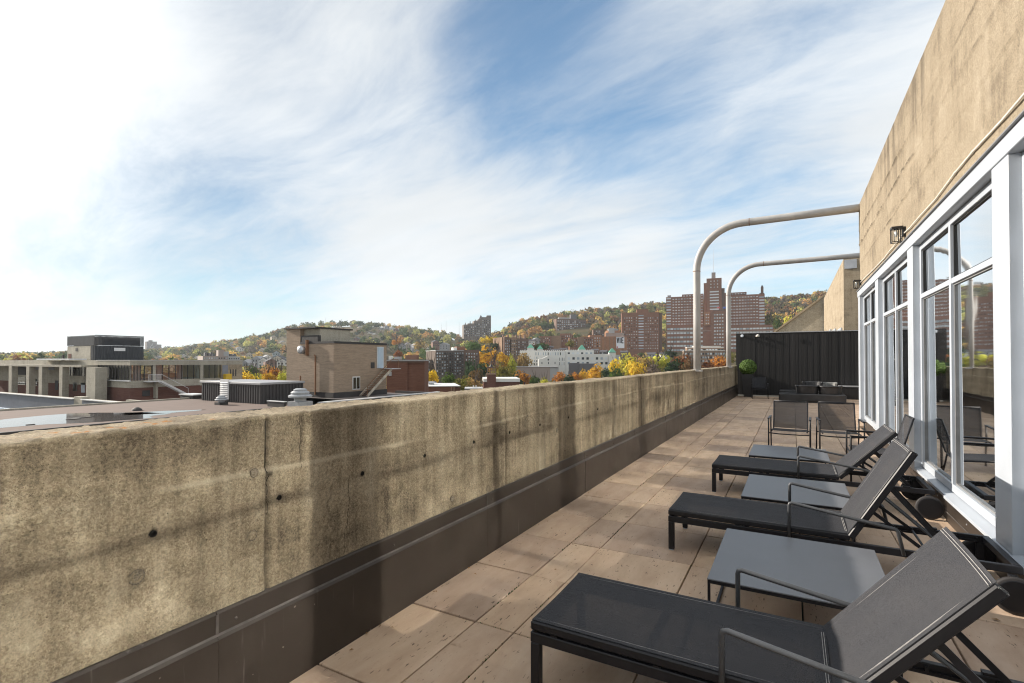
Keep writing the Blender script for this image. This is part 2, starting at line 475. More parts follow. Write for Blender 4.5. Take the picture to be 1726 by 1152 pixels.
def sling_mat(name='charcoal_sling_mesh', see=0.18):
    m, nt, b = base_mat(name, (0.085, 0.085, 0.09), 0.75, 0.0, 0.12)
    v = coord(nt)
    n1 = noise_n(nt, v, 420.0, 2.0, 0.6)
    n2 = noise_n(nt, v, 3.0, 4.0, 0.6)
    c = ramp(nt, n1, [(0.30, (0.022, 0.023, 0.027)), (0.70, (0.080, 0.081, 0.088))])
    c = mixc(nt, maprange(nt, n2, 0.35, 0.75, 0.0, 0.2), c, (0.085, 0.082, 0.082))
    nt.links.new(c, b.inputs['Base Color'])
    b.inputs['Sheen Weight'].default_value = 0.0
    b.inputs['Sheen Roughness'].default_value = 0.5
    bump(nt, b, math_n(nt, 'MULTIPLY_ADD', noise_n(nt, vmath(nt, 'MULTIPLY', v, (2.0, 5.0, 2.0)), 1.6, 3.0, 0.5), 3.0, math_n(nt, 'MULTIPLY', n1, 0.5)), 0.35, 0.004)
    tr = nt.nodes.new('ShaderNodeBsdfTransparent')
    mx = new_node(nt, 'ShaderNodeMixShader', {0: see, 1: b.outputs[0], 2: tr.outputs[0]})
    nt.links.new(mx.outputs[0], nt.nodes['Material Output'].inputs[0])
    return m
M_SLING = sling_mat()
M_SLING_C = sling_mat('open_chair_mesh', 0.42)

def glass_mat(name, refl=0.16, gain=1.5, rough=0.055, tint=(0.86, 0.92, 0.90), wave=0.0):
    m = bpy.data.materials.new(name); m.use_nodes = True
    nt = m.node_tree; nt.nodes.clear()
    out = nt.nodes.new('ShaderNodeOutputMaterial')
    tr = nt.nodes.new('ShaderNodeBsdfTransparent'); tr.inputs[0].default_value = (*tint, 1)
    gl = nt.nodes.new('ShaderNodeBsdfGlossy'); gl.inputs['Roughness'].default_value = rough
    gl.inputs[0].default_value = (0.95, 0.98, 1.0, 1)
    fr = nt.nodes.new('ShaderNodeFresnel'); fr.inputs['IOR'].default_value = 1.5
    f = math_n(nt, 'MULTIPLY_ADD', fr.outputs[0], gain, refl, True)
    if wave:
        bp_ = new_node(nt, 'ShaderNodeBump', {'Height': noise_n(nt, geo_pos(nt), 1.4, 2.0, 0.4), 'Strength': 1.0, 'Distance': wave})
        nt.links.new(bp_.outputs[0], gl.inputs['Normal'])
    mx = new_node(nt, 'ShaderNodeMixShader', {0: f, 1: tr.outputs[0], 2: gl.outputs[0]})
    nt.links.new(mx.outputs[0], out.inputs[0])
    return m
M_GLASS = glass_mat('coated_window_glass', 0.22, 2.6, 0.028, (0.84, 0.90, 0.89), 0.0024)
M_LAMPGLASS = glass_mat('lamp_glass', 0.03, 1.0, 0.05, (0.95, 0.95, 0.93))

def brick_mat(name, c1, c2, mortar, sx=4.6, bw=0.22, bh=0.075, stain=0.35):
    m, nt, b = base_mat(name, c1, 0.9, 0.0, 0.2)
    p = geo_pos(nt)
    s = new_node(nt, 'ShaderNodeSeparateXYZ', {0: p})
    v = new_node(nt, 'ShaderNodeCombineXYZ', {0: math_n(nt, 'ADD', s.outputs[0], s.outputs[1]), 1: s.outputs[2], 2: 0.0}).outputs[0]
    br = new_node(nt, 'ShaderNodeTexBrick', {'Vector': v, 'Color1': (*c1, 1), 'Color2': (*c2, 1), 'Mortar': (*mortar, 1), 'Scale': 1.0,
                                            'Mortar Size': 0.008, 'Bias': 0.0, 'Brick Width': bw, 'Row Height': bh})
    n1 = noise_n(nt, p, 0.35, 5.0, 0.6, 0.5)
    n2 = noise_n(nt, vmath(nt, 'MULTIPLY', p, (1.0, 1.0, 6.0)), 0.7, 5.0, 0.65)
    c = mixc(nt, maprange(nt, n1, 0.45, 0.7, 0.0, stain), br.outputs[0], tuple(x * 0.55 for x in c1))
    c = mixc(nt, maprange(nt, n2, 0.40, 0.75, 0.0, stain), c, tuple(min(1, x * 1.35) for x in c2))
    n3 = noise_n(nt, vmath(nt, 'MULTIPLY', p, (0.8, 0.8, 9.0)), 1.0, 6.0, 0.7)
    c = mixc(nt, maprange(nt, n3, 0.38, 0.66, 0.0, stain * 1.3), c, tuple(x * 0.62 for x in c2))
    nt.links.new(c, b.inputs['Base Color'])
    return m
M_BRICK_T = brick_mat('tan_brick', (0.36, 0.275, 0.20), (0.30, 0.225, 0.165), (0.33, 0.28, 0.23))
M_BRICK_R = brick_mat('red_brick', (0.19, 0.088, 0.058), (0.16, 0.074, 0.05), (0.20, 0.12, 0.09))
M_BRICK_D = brick_mat('dark_red_brick', (0.17, 0.075, 0.055), (0.14, 0.06, 0.045), (0.15, 0.10, 0.085))

# ================================================================== the terrace
PX = [-2.068, -1.605, -1.355, -0.66, 0.04, 0.74, 1.30]         # joints running along the terrace
PX2 = [1.44, 2.14, 2.60]                                        # more columns past the end of the glazed wall
Y0, DY = 2.455, 0.715
floor = MB().box(-2.5, 7.0, -6.0, 27.0, -0.35, -0.045).build('terrace_floor', M_JOINT)
floor['kind'] = 'structure'
def paver_mesh(w, d):
    return MB().box(-w / 2, w / 2, -d / 2, d / 2, -0.05, 0.0).mesh('paver', bev=0.003)
gap = 0.0085
for i in range(len(PX) - 1):
    w = PX[i + 1] - PX[i]
    me = paver_mesh(w - gap, DY - gap); me.materials.append(M_PAVER)
    for k in range(-5, 30):
        y = Y0 + (k + 0.5) * DY
        if y > 23.4: continue
        o = link('paver', me, floor, ((PX[i] + PX[i + 1]) / 2 + random.uniform(-.0012, .0012), y + random.uniform(-.0015, .0015), random.uniform(-0.003, 0.0015)))
        o.rotation_euler = (random.gauss(0, 0.0022), random.gauss(0, 0.0022), random.gauss(0, 0.0012))
for i in range(2):
    w = PX2[i + 1] - PX2[i]
    me = paver_mesh(w - gap, DY - gap); me.materials.append(M_PAVER)
    for k in range(15, 30):
        y = Y0 + (k + 0.5) * DY
        if y > 23.4: continue
        link('paver', me, floor, ((PX2[i] + PX2[i + 1]) / 2, y, random.uniform(-0.003, 0.0015)))
w = 1.44 - 1.30
me = paver_mesh(w - gap, DY - gap); me.materials.append(M_PAVER)
for k in range(16, 30):
    link('paver', me, floor, (1.37, Y0 + (k + 0.5) * DY, 0.0)) if Y0 + (k + 0.5) * DY < 23.4 else None
# moss and crumbs caught in the joints
mb = MB()
for _ in range(520):
    if random.random() < 0.75:
        x = random.choice([PX[1], PX[1], PX[2], PX[3]]) + random.gauss(0, 0.0035); y = random.choice([random.uniform(1.2, 4.6), random.uniform(1.2, 9)])
        if mnoise.noise((x * 3, y * 1.7, 2.0)) < 0.05: continue
    else:
        y = Y0 + random.randint(-1, 4) * DY + random.gauss(0, 0.003); x = random.uniform(-1.6, -0.7)
    s = random.uniform(0.002, 0.0065)
    mb.add([(x - s, y - s * 1.5, -0.01), (x + s, y - s, -0.01), (x + s * .7, y + s * 1.6, -0.01), (x - s, y + s, -0.01), (x, y, random.uniform(0.0, 0.004))],
           [(0, 1, 4), (1, 2, 4), (2, 3, 4), (3, 0, 4)])
moss = mb.build('joint_moss', M_MOSS, floor)
moss['kind'] = 'stuff'

# ------------------------------------------------------------------ the concrete parapet
XF, XB, ZT, ZB = -2.09, -2.37, 1.25, 0.40
parapet = thing('concrete_parapet', 'weathered tan concrete parapet wall running along the left edge of the terrace', 'parapet', (0, 0, 0))
ys = np.concatenate([np.arange(-5.0, 0.2, 0.08), np.arange(0.2, 5.2, 0.0095), np.arange(5.2, 12.0, 0.024), np.arange(12.0, 23.62, 0.06), [23.62]])
zf = np.arange(ZB, ZT - 0.012, 0.0105)
prof = [(XF, z) for z in zf]
for a in np.linspace(0.15, math.pi / 2 - 0.1, 4):
    prof.append((XF - 0.012 + 0.012 * math.cos(a), ZT - 0.012 + 0.012 * math.sin(a)))
for x in np.linspace(XF - 0.018, XB + 0.015, 24): prof.append((x, ZT))
prof += [(XB, ZT - 0.02), (XB, ZT - 0.25), (XB, -0.34)]
prof = np.array(prof); npf = len(prof)
YY, XX = np.meshgrid(ys, prof[:, 0], indexing='ij'); _, ZZ = np.meshgrid(ys, prof[:, 1], indexing='ij')
face = (np.abs(XX - XF) < 1e-6)
top = (ZZ > ZT - 0.0121) & ~face
st_r = np.zeros_like(YY); st_g = np.zeros_like(YY); st_b = np.zeros_like(YY)
dX = np.zeros_like(YY)
coldz = 0.975 + 0.07 * fbm2(YY * 0.35, YY * 0 + 1.0, 3, 3) + 0.012 * fbm2(YY * 6, YY * 0, 5, 3)
dX += np.where(ZZ > coldz, -0.006, 0.0) + 0.004 * np.exp(-((ZZ - coldz) / 0.008) ** 2) * (fbm2(YY * 2.2, YY * 0 + 4, 9, 2) > 0.40)
st_g += 0.38 * np.exp(-((ZZ - coldz) / 0.011) ** 2) * smoothstep(0.38, 0.56, fbm2(YY * 1.7, YY * 0 + 2, 8, 3)) * face
dX += 0.010 * (fbm2(YY * 1.1, ZZ * 1.1, 12, 3) - 0.45) + 0.006 * (fbm2(YY * 16, ZZ * 16, 13, 3) - 0.45) + 0.0045 * (fbm2(YY * 55, ZZ * 55, 14, 2) - 0.35)
for yj in (1.475, 3.66, 5.82, 7.95, 10.1, 11.35, 14.4, 16.6, 18.8, 21.0):
    yy = YY - yj - 0.006 * (fbm2(ZZ * 9, ZZ * 0, 21, 3) - 0.45) - 0.004 * (ZZ - 0.9)
    dep = 0.016 if yj in (1.475, 3.66, 7.95, 11.35) else 0.006
    dX -= dep * np.exp(-(yy / 0.0075) ** 2)
    st_r += (0.75 if dep > 0.01 else 0.3) * np.exp(-(yy / 0.009) ** 2) + 0.20 * np.exp(-(yy / 0.07) ** 2) * fbm2(YY * 8, ZZ * 3, 22, 3)
for (yc, amp, z0, z1) in ((1.66, 0.02, 1.0, 1.25), (1.83, 0.06, 0.40, 0.86), (3.9, 0.03, 0.9, 1.25), (6.6, 0.05, 0.4, 0.9)):     # hairline cracks
    yy = YY - yc - amp * (fbm2(ZZ * 7, ZZ * 0 + yc, 31, 4) - 0.45) * 3
    wgt = ((ZZ > z0) & (ZZ < z1)).astype(float)
    dX -= 0.005 * np.exp(-(yy / 0.006) ** 2) * wgt; st_r += 0.55 * np.exp(-(yy / 0.006) ** 2) * wgt
for (hy, hz, hr) in ((1.01, 0.85, 0.0135), (1.54, 0.86, 0.012), (2.06, 0.87, 0.012), (2.6, 0.88, 0.012), (3.18, 0.885, 0.012), (3.72, 0.89, 0.012), (4.31, 0.89, 0.012),
                     (5.0, 0.89, 0.013), (5.92, 0.90, 0.013), (6.6, 0.9, 0.013), (7.2, 0.9, 0.013)):            # open tie holes
    d = np.hypot(YY - hy, ZZ - hz)
    dX -= 0.035 * smoothstep(hr, hr * 0.72, d); st_r += 0.9 * smoothstep(hr * 1.1, hr * 0.7, d) + 0.25 * smoothstep(hr * 4, hr, d) * fbm2(YY * 30, ZZ * 30, 5, 2)
for (hy, hz, hr) in ((0.955, 0.71, 0.030), (1.405, 0.725, 0.026), (1.41, 1.0, 0.022), (3.38, 0.49, 0.024), (2.9, 0.53, 0.022), (4.7, 0.79, 0.022)):   # grouted tie holes
    d = np.hypot(YY - hy, ZZ - hz)
    dX -= 0.004 * np.exp(-((d - hr) / 0.005) ** 2); st_r += 0.45 * np.exp(-((d - hr) / 0.006) ** 2) * fbm2(YY * 40, ZZ * 40, 6, 2) * 1.6 + 0.10 * (d < hr)
st_r += 0.9 * smoothstep(0.030, 0.008, np.hypot(YY - 1.482, (ZZ - 0.985) * 1.4)) * (fbm2(YY * 60, ZZ * 60, 41, 2) > 0.3)
dX += 0.012 * smoothstep(0.030, 0.008, np.hypot(YY - 1.482, (ZZ - 0.985) * 1.4)) * (fbm2(YY * 60, ZZ * 60, 41, 2) > 0.35)
# water runs below the top edge, pale lime runs
runs = smoothstep(0.52, 0.74, fbm2(YY * 2.3, ZZ * 0.25, 51, 4)) * smoothstep(0.60, 1.20, ZZ)
st_r += 0.42 * runs * face
st_r += 0.30 * smoothstep(1.05, 1.24, ZZ) * smoothstep(0.30, 0.6, fbm2(YY * 1.1, ZZ * 2, 52, 4)) * face
st_r += 0.5 * smoothstep(0.56, 0.70, fbm2(YY * 11.0, ZZ * 0.22, 57, 3)) * smoothstep(0.5, 1.15, ZZ) * smoothstep(0.40, 0.58, fbm2(YY * 0.9, ZZ * 0.1, 58, 3)) * smoothstep(1.6, 2.6, YY) * face
lime = smoothstep(0.60, 0.72, fbm2(YY * 7.0, ZZ * 0.35, 53, 3)) * smoothstep(0.42, 0.56, fbm2(YY * 0.7, ZZ * 0.7, 54, 3))
st_g += 0.42 * lime * face * smoothstep(1.1, 0.8, ZZ)
st_g += 0.35 * smoothstep(0.46, 0.62, fbm2(YY * 11, ZZ * 11, 55, 4)) * smoothstep(0.9, 0.5, ZZ) * smoothstep(1.6, 0.6, YY) * face
st_g += 0.16 * top
lich = smoothstep(0.56, 0.64, fbm2(YY * 16, XX * 16, 61, 3)) * smoothstep(0.12, 0.0, np.abs(YY - 0.98) - 0.22) * top * (XX < XF - 0.05) * (XX > XF - 0.16)
st_b += 0.8 * lich
XX = XX + dX * np.where(ZZ < ZT - 0.3, 1.0, 1.0) * (face | (ZZ > ZT - 0.02)) * np.where(XX < XB + 0.03, 0.3, 1.0) * np.where(top, 0.5, 1.0)
ZZ = ZZ + np.where(top, 0.020 * (fbm2(YY * 1.6, XX * 3, 71, 3) - 0.45) + 0.012 * (fbm2(YY * 18, XX * 18, 72, 3) - 0.45) + 0.012 * (fbm2(YY * 60, XX * 60, 73, 2) - 0.4), 0.0)
edge = (np.abs(ZZ - ZT) < 0.03) & (XX > XF - 0.03)
chip = smoothstep(0.60, 0.75, fbm2(YY * 3.1, YY * 0 + 7, 74, 4))
ZZ = ZZ - edge * chip * 0.014; XX = XX - edge * chip * 0.010
ny = len(ys)
idx = np.arange(ny * npf).reshape(ny, npf)
quads = np.stack([idx[:-1, :-1], idx[1:, :-1], idx[1:, 1:], idx[:-1, 1:]], -1).reshape(-1, 4)
me = np_mesh('wall', np.stack([XX, YY, ZZ], -1).reshape(-1, 3), quads)
ca = me.color_attributes.new('stain', 'FLOAT_COLOR', 'POINT')
cc = np.stack([np.clip(st_r, 0, 1), np.clip(st_g, 0, 1), np.clip(st_b, 0, 1), np.ones_like(st_r)], -1).reshape(-1, 4).astype(np.float32)
ca.data.foreach_set('color', cc.ravel())
me.polygons.foreach_set('use_smooth', np.ones(len(me.polygons), dtype=bool))
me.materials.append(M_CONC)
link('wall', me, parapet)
_FX, _ys = XX[:, :len(zf)].copy(), ys.copy()
def face_x(y, z):
    i = int(np.argmin(np.abs(_ys - y))); j = int(np.clip(round((z - ZB) / 0.0105), 0, len(zf) - 1))
    return float(_FX[i, j])
M_HOLE = base_mat('dark_hole', (0.012, 0.010, 0.008), 0.95)[0]
M_PLUGGAP = varied('dirty_plug_gap', (0.07, 0.055, 0.04), 0.95, 0.5, 60.0)
M_GROUT = concrete_mat('grout_plug', (0.38, 0.33, 0.26), (0.22, 0.182, 0.135), (0.08, 0.065, 0.05), 0.3, 1.4, attr=False)
for (hy, hz) in ((1.01, 0.85), (1.54, 0.86), (2.06, 0.87), (2.6, 0.88), (3.18, 0.885), (3.72, 0.89), (4.31, 0.89), (5.0, 0.89), (5.92, 0.90)):
    fx = max(face_x(hy + a_, hz + b_) for a_ in (-.02, .02) for b_ in (-.02, .02))
    o = MB().lathe([(0.0125 * random.uniform(.9, 1.15), -.02), (0.0118, -.001), (0.0095, .0012), (0.0085, -.012)], 12).build('tie_hole', M_HOLE, parapet, loc=(fx + .0005, hy, hz)); o.rotation_euler = (0, math.pi / 2, random.uniform(0, .3))
for (hy, hz, hr) in ((0.955, 0.71, 0.026), (1.405, 0.725, 0.023), (1.41, 1.0, 0.019), (3.38, 0.49, 0.022), (2.9, 0.53, 0.020), (4.7, 0.79, 0.021)):
    fx = max(face_x(hy + a_, hz + b_) for a_ in (-.02, .02) for b_ in (-.02, .02))
    o = MB().lathe([(hr, -.02), (hr, .0005), (hr * .86, .0022), (hr * .80, .0005), (hr * .3, .0012)], 16).build('grout_plug', M_GROUT, parapet, loc=(fx + .0003, hy, hz)); o.rotation_euler = (0, math.pi / 2, 0)
    MB().tube([(hr * 1.02 * math.cos(k * .449), hr * 1.02 * math.sin(k * .449), .0) for k in range(14)], .0011, 5, closed=True).build('plug_gap', M_PLUGGAP, o)
def crack(y0, z0, z1, wander, r, seed):
    rs = random.Random(seed); pts = []; y = y0; z = z0
    while z < z1:
        pts.append((face_x(y, z) + .0004, y, z)); y += rs.gauss(0, wander) ; z += rs.uniform(.008, .018)
    if len(pts) > 2: MB().tube(pts, [r * rs.uniform(.5, 1.25) for _ in pts], 5).build('crack', M_HOLE, parapet)
crack(1.92, .47, .88, .0045, .0012, 1); crack(1.655, .98, 1.235, .002, .0008, 2); crack(1.474, .985, 1.235, .0006, .0042, 3); crack(1.476, .47, .985, .0005, .0016, 4); crack(3.66, .47, 1.235, .0006, .0022, 5); crack(3.95, .90, 1.2, .004, .0009, 6); crack(7.95, .47, 1.235, .001, .003, 7); crack(2.75, .95, 1.22, .003, .0007, 9)
# brown metal base flashing: two tiers of folded panels
SEAM0, SEAMD = 1.24, 2.09
for k in range(-3, 11):
    a, b_ = SEAM0 + k * SEAMD, min(SEAM0 + (k + 1) * SEAMD, 23.6)
    if b_ <= a: continue
    j = random.uniform(-0.0015, 0.0015)
    up = MB().extrude([(-2.12, a + .002, 0.355), (-2.074 + j, a + .002, 0.355), (-2.077 + j, a + .002, 0.452), (-2.083, a + .002, 0.462), (-2.12, a + .002, 0.466)], (0, b_ - a - .004, 0)).build('upper_flashing_panel', M_FLASH, parapet)
    lo = MB().extrude([(-2.12, a + .001, -0.04), (-2.066 + j, a + .001, -0.04), (-2.063 + j, a + .001, 0.352), (-2.072, a + .001, 0.366), (-2.12, a + .001, 0.372)], (0, b_ - a - .002, 0)).build('lower_flashing_panel', M_FLASH, parapet)
    MB().box(-2.0738, -2.0715, a - .006, a + .006, 0.372, 0.452).build('sealant_joint', M_SEAL, up)
    MB().extrude([(-2.076, a, 0.364), (-2.0685, a, 0.3655), (-2.0735, a, 0.374)], (0, b_ - a, 0)).build('sealant_bead', M_SEAL, lo)
    for q in (0.08, 1.05):
        if a + q < b_: MB().lathe([(0.007, 0), (0.006, 0.003), (0.002, 0.0045)], 8).build('screw', M_SEAL, up, loc=(-2.0735, a - q + SEAMD * 0.0 + 2 * q, 0.405)).rotation_euler = (0, math.pi / 2, 0)
# ================================================================== the glazed building on the right
bld = thing('apartment_building', 'tan concrete building with tall pale framed windows on the right of terrace', 'building', (0, 0, 0))
XW, ZWT, YWE = 1.285, 4.87, 13.3
# concrete fascia above the windows, with cold joints, spalls and dark runs from the top
ys = np.concatenate([np.arange(-5.0, 2.5, 0.1), np.arange(2.5, YWE - 0.02, 0.03), [YWE - 0.008, YWE]])
zs = np.concatenate([np.arange(2.96, ZWT - 0.02, 0.022), [ZWT - 0.008, ZWT]])
YY, ZZ = np.meshgrid(ys, zs, indexing='ij'); XX = np.full_like(YY, XW)
sr = np.zeros_like(YY); sg = np.zeros_like(YY); dX = np.zeros_like(YY)
dX += 0.012 * (fbm2(YY * 1.3, ZZ * 1.3, 81, 3) - 0.45) + 0.007 * (fbm2(YY * 12, ZZ * 12, 82, 3) - 0.45)
for (z0, slope, amp, wid) in ((3.98, 0.005, 0.05, 0.016), (4.30, 0.0, 0.03, 0.011), (3.62, -0.004, 0.03, 0.008)):
    zc_ = z0 + slope * (YY - 6) + amp * (fbm2(YY * 0.8, YY * 0 + z0, 83, 4) - 0.45) * 2
    on = smoothstep(0.34, 0.52, fbm2(YY * 0.6, YY * 0 + z0, 84, 3))
    dX += 0.022 * np.exp(-((ZZ - zc_) / wid) ** 2) * on; dX += np.where(ZZ > zc_, 0.008, 0.0)
    sr += 1.1 * np.exp(-((ZZ - zc_) / wid) ** 2) * on * smoothstep(0.35, 0.55, fbm2(YY * 9, ZZ * 9, 85, 3))
dX += 0.02 * smoothstep(0.60, 0.72, fbm2(YY * 7, ZZ * 7, 86, 3)) * np.exp(-((ZZ - 3.95) / 0.10) ** 2)
run = smoothstep(0.40, 0.60, fbm2(YY * 6.5, ZZ * 0.35, 87, 4)) * smoothstep(3.85, 4.6, ZZ) * smoothstep(0.34, 0.52, fbm2(YY * 0.55, ZZ * 0.2, 88, 3))
sr += 0.6 * run + 0.16 * smoothstep(4.5, 4.86, ZZ)
sg += 0.25 * smoothstep(0.62, 0.70, fbm2(YY * 5, ZZ * 2, 89, 3)) * (ZZ < 4.1)
XX = XX - dX * 0.7
ny, nz = YY.shape
idx = np.arange(ny * nz).reshape(ny, nz)
quads = np.stack([idx[:-1, :-1], idx[:-1, 1:], idx[1:, 1:], idx[1:, :-1]], -1).reshape(-1, 4)
V = np.stack([XX, YY, ZZ], -1).reshape(-1, 3); n0 = len(V)
extra = []; ef = []
tops = idx[:, -1]; back = n0 + np.arange(ny); V = np.vstack([V, np.stack([np.full(ny, 6.0), ys, np.full(ny, ZWT)], -1)])
ef += [(tops[i], back[i], back[i + 1], tops[i + 1]) for i in range(ny - 1)]
ends = idx[-1, :]; b2 = len(V) + np.arange(nz); V = np.vstack([V, np.stack([np.full(nz, 6.0), np.full(nz, YWE), zs], -1)])
ef += [(ends[i], ends[i + 1], b2[i + 1], b2[i]) for i in range(nz - 1)]
me = np_mesh('concrete_fascia', V, np.vstack([quads, np.array(ef)]))
ca = me.color_attributes.new('stain', 'FLOAT_COLOR', 'POINT')
cc = np.zeros((len(V), 4), np.float32); cc[:, 3] = 1
cc[:n0, 0] = np.clip(sr, 0, 1).ravel(); cc[:n0, 1] = np.clip(sg, 0, 1).ravel(); cc[n0:n0 + ny, 0] = 0.2
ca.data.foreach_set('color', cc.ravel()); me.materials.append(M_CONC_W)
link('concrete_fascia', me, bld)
# header beam with drip flashing above it
MB().box(1.222, 1.50, -5.0, 13.2, 2.845, 2.972).build('header_beam', M_WHITE, bld, bev=0.004)
MB().extrude([(1.20, -5, 2.972), (1.20, -5, 2.982), (1.30, -5, 3.035), (1.30, -5, 2.972)], (0, 18.2, 0)).build('drip_flashing', M_GREYMET, bld)
POSTS = [(-4.55, -4.25), (-1.55, -1.24), (1.45, 1.76), (4.45, 4.76), (7.49, 7.79), (10.28, 10.59), (12.9, 13.18)]
BASEX = {0: 1.19, 1: 1.19, 2: 1.205, 3: 1.235, 4: 1.275, 5: 1.33}
XG = 1.335
for (a, b_) in POSTS:
    MB().box(1.232, 1.46, a, b_, 0.20, 2.845).build('post', M_WHITE, bld, bev=0.004)
MB().box(1.9, 2.05, 13.18, 13.22, 0, 2.9).build('end_panel', M_WHITE, bld)
M_ROOM = varied('dim_room_paint', (0.45, 0.45, 0.43), 0.9, 0.1, 1.0)
M_ROOMF = varied('dim_room_floor', (0.34, 0.26, 0.19), 0.6, 0.2, 3.0, stretch=(1, 6, 1))
for i in range(len(POSTS) - 1):
    a, b_ = POSTS[i][1], POSTS[i + 1][0]
    mid = (a + b_) / 2 + 0.06
    win = MB()
    fx0, fx1 = 1.30, 1.375
    win.box(fx0, fx1, a, a + 0.055, 0.262, 2.842); win.box(fx0, fx1, b_ - 0.055, b_, 0.262, 2.842)
    win.box(fx0, fx1, a + .055, b_ - .055, 2.775, 2.842); win.box(fx0, fx1, a + .055, b_ - .055, 0.262, 0.335)
    wo = win.build('window', M_WHITE, bld, bev=0.003)
    MB().box(fx0 - .004, fx1 - .005, mid - 0.026, mid + 0.026, 0.336, 2.774).build('mullion', M_WHITE, wo, bev=0.003)
    for (c, d) in ((a + .0555, mid - .0265), (mid + .0265, b_ - .0555)):
        MB().box(fx0 + .003, fx1 - .007, c, d, 2.215, 2.267).build('transom', M_WHITE, wo, bev=0.003)
        for (z0, z1) in ((0.336, 2.214), (2.268, 2.774)):
            fr = MB(); t = 0.014
            fr.box(1.322, 1.352, c, c + t, z0, z1); fr.box(1.322, 1.352, d - t, d, z0, z1)
            fr.box(1.322, 1.352, c + t, d - t, z0, z0 + t); fr.box(1.322, 1.352, c + t, d - t, z1 - t, z1)
            fr.build('gasket', M_BLACKMET if z0 > 2 else M_GREYMET, wo)
            lean = (z1 - z0) * (math.tan(R_(0.42)) if z0 > 2 else math.tan(R_(random.uniform(-0.04, 0.14))))   # lower panes slightly off true; upper tilt added so reflections fill the transom shadow
            MB().extrude([(XG + .003, c + t, z0 + t), (XG + .003 - lean, c + t, z1 - t), (XG + .010 - lean, c + t, z1 - t), (XG + .010, c + t, z0 + t)], (0, d - c - 2 * t, 0)).build('pane', M_GLASS, wo)
    # sill and brown metal base, stepping out a little with each bay towards the camera
    for (y0, y1, dx) in ((POSTS[i][0], (a + b_) / 2, 0.0), ((a + b_) / 2, POSTS[i + 1][0] if i < 5 else 13.18, 0.014)):
        bx = BASEX[i] + dx
        MB().extrude([(bx - .012, y0, 0.205), (bx - .012, y0, 0.232), (bx + .01, y0, 0.237), (1.36, y0, 0.262), (1.36, y0, 0.205)], (0, y1 - y0 - .0015, 0)).build('sill', M_WHITE, bld, bev=0.002)
        MB().extrude([(bx + .004, y0, -.04), (bx + .004, y0, 0.092), (1.45, y0, 0.092), (1.45, y0, -.04)], (0, y1 - y0 - .002, 0)).build('base_panel', M_FLASH, bld)
        MB().extrude([(bx, y0, 0.094), (bx, y0, 0.204), (1.45, y0, 0.204), (1.45, y0, 0.094)], (0, y1 - y0 - .002, 0)).build('base_panel', M_FLASH, bld)
        MB().box(bx - .003, bx + .002, y0, y1 - .003, 0.088, 0.096).build('base_bead', M_SEAL, bld)
        for q in (0.35, 1.0):
            o = MB().lathe([(0.008, 0), (0.007, 0.003), (0.002, 0.005)], 8).build('screw', M_STEEL, bld, loc=(bx - .0005, y0 + q, 0.150)); o.rotation_euler = (0, -math.pi / 2, 0)
# dim rooms behind the glass and the body of the building below
room = MB(); room.box(1.46, 6.0, -5.0, 13.18, 0.05, 0.12); room.build('room_floor', M_ROOMF, bld)
MB().box(1.50, 6.0, -5.0, 13.18, 2.86, 2.95).build('room_ceiling', M_ROOM, bld)
MB().box(5.5, 5.6, -5.0, 13.18, 0.13, 2.85).build('room_back_wall', M_ROOM, bld)
for yy in (-4.4, 1.6, 7.6, 13.0):
    MB().box(2.3, 5.49, yy, yy + 0.12, 0.13, 2.85).build('room_partition', M_ROOM, bld)
MB().box(-2.46, 9.0, -6.0, 27.0, -20.0, -0.36).build('lower_storeys', M_CONC_G, bld)

# wall lanterns and their surface cable
def lantern(y, label, k=0.78):
    t = thing('wall_lantern', label, 'wall lamp', (XW - 0.012, y, 3.035), 0.0, 'lanterns on the concrete fascia'); t.scale = (k, k, k)
    MB().box(-0.022, 0.012, -0.055, 0.055, 0.09, 0.25).build('back_plate', M_BLACKMET, t, bev=.003)
    MB().box(-0.185, -0.022, -0.075, 0.075, 0.225, 0.262).build('cap', M_BLACKMET, t, bev=.003)
    fr = MB()
    for x in (-0.181, -0.047):
        for yy in (-0.071, 0.060): fr.box(x, x + .012, yy, yy + .012, 0.012, 0.225)
    fr.box(-0.181, -0.035, -0.071, -0.059, 0, 0.012); fr.box(-0.181, -0.035, 0.060, 0.072, 0, 0.012)
    fr.box(-0.181, -0.169, -0.059, 0.060, 0, 0.012); fr.box(-0.047, -0.035, -0.059, 0.060, 0, 0.012)
    fr.build('cage', M_BLACKMET, t)
    MB().lathe([(0.034, 0.02), (0.036, 0.03), (0.036, 0.21), (0.030, 0.225)], 14, (-0.108, 0, 0)).build('glass_chimney', M_LAMPGLASS, t, smooth=True)
    MB().lathe([(0.012, 0.10), (0.02, 0.13), (0.02, 0.16), (0.008, 0.20), (0.008, 0.225)], 10, (-0.108, 0, 0)).build('bulb', M_WHITE, t, smooth=True)
lantern(8.22, 'black box lantern on the concrete fascia above the tall windows, the nearer of two')
lantern(13.1, 'black box lantern at the far corner of the concrete fascia', 0.7)
pts = [(1.262, -4.0, 3.16), (1.262, 1.0, 3.14), (1.262, 4.0, 3.15)]
for (px, py) in ((1690, 203), (1640, 256), (1610, 292), (1576.6, 337), (1552, 364), (1534.6, 384), (1521, 397), (1508, 414.5), (1499, 425), (1490.7, 435.5), (1473, 454.6), (1466, 461), (1458, 469), (1450, 477)):
    p = at_x(px, py, XW - .012); pts.append((XW - .014 + random.uniform(-.004, .002), p[1], p[2]))
mb = MB(); mb.tube(pts, 0.0085, 8)
cab = mb.build('conduit', M_CONDUIT, None, smooth=True)
cab['label'] = 'off-white cable conduit snaking along the concrete above the windows'; cab['category'] = 'cable'
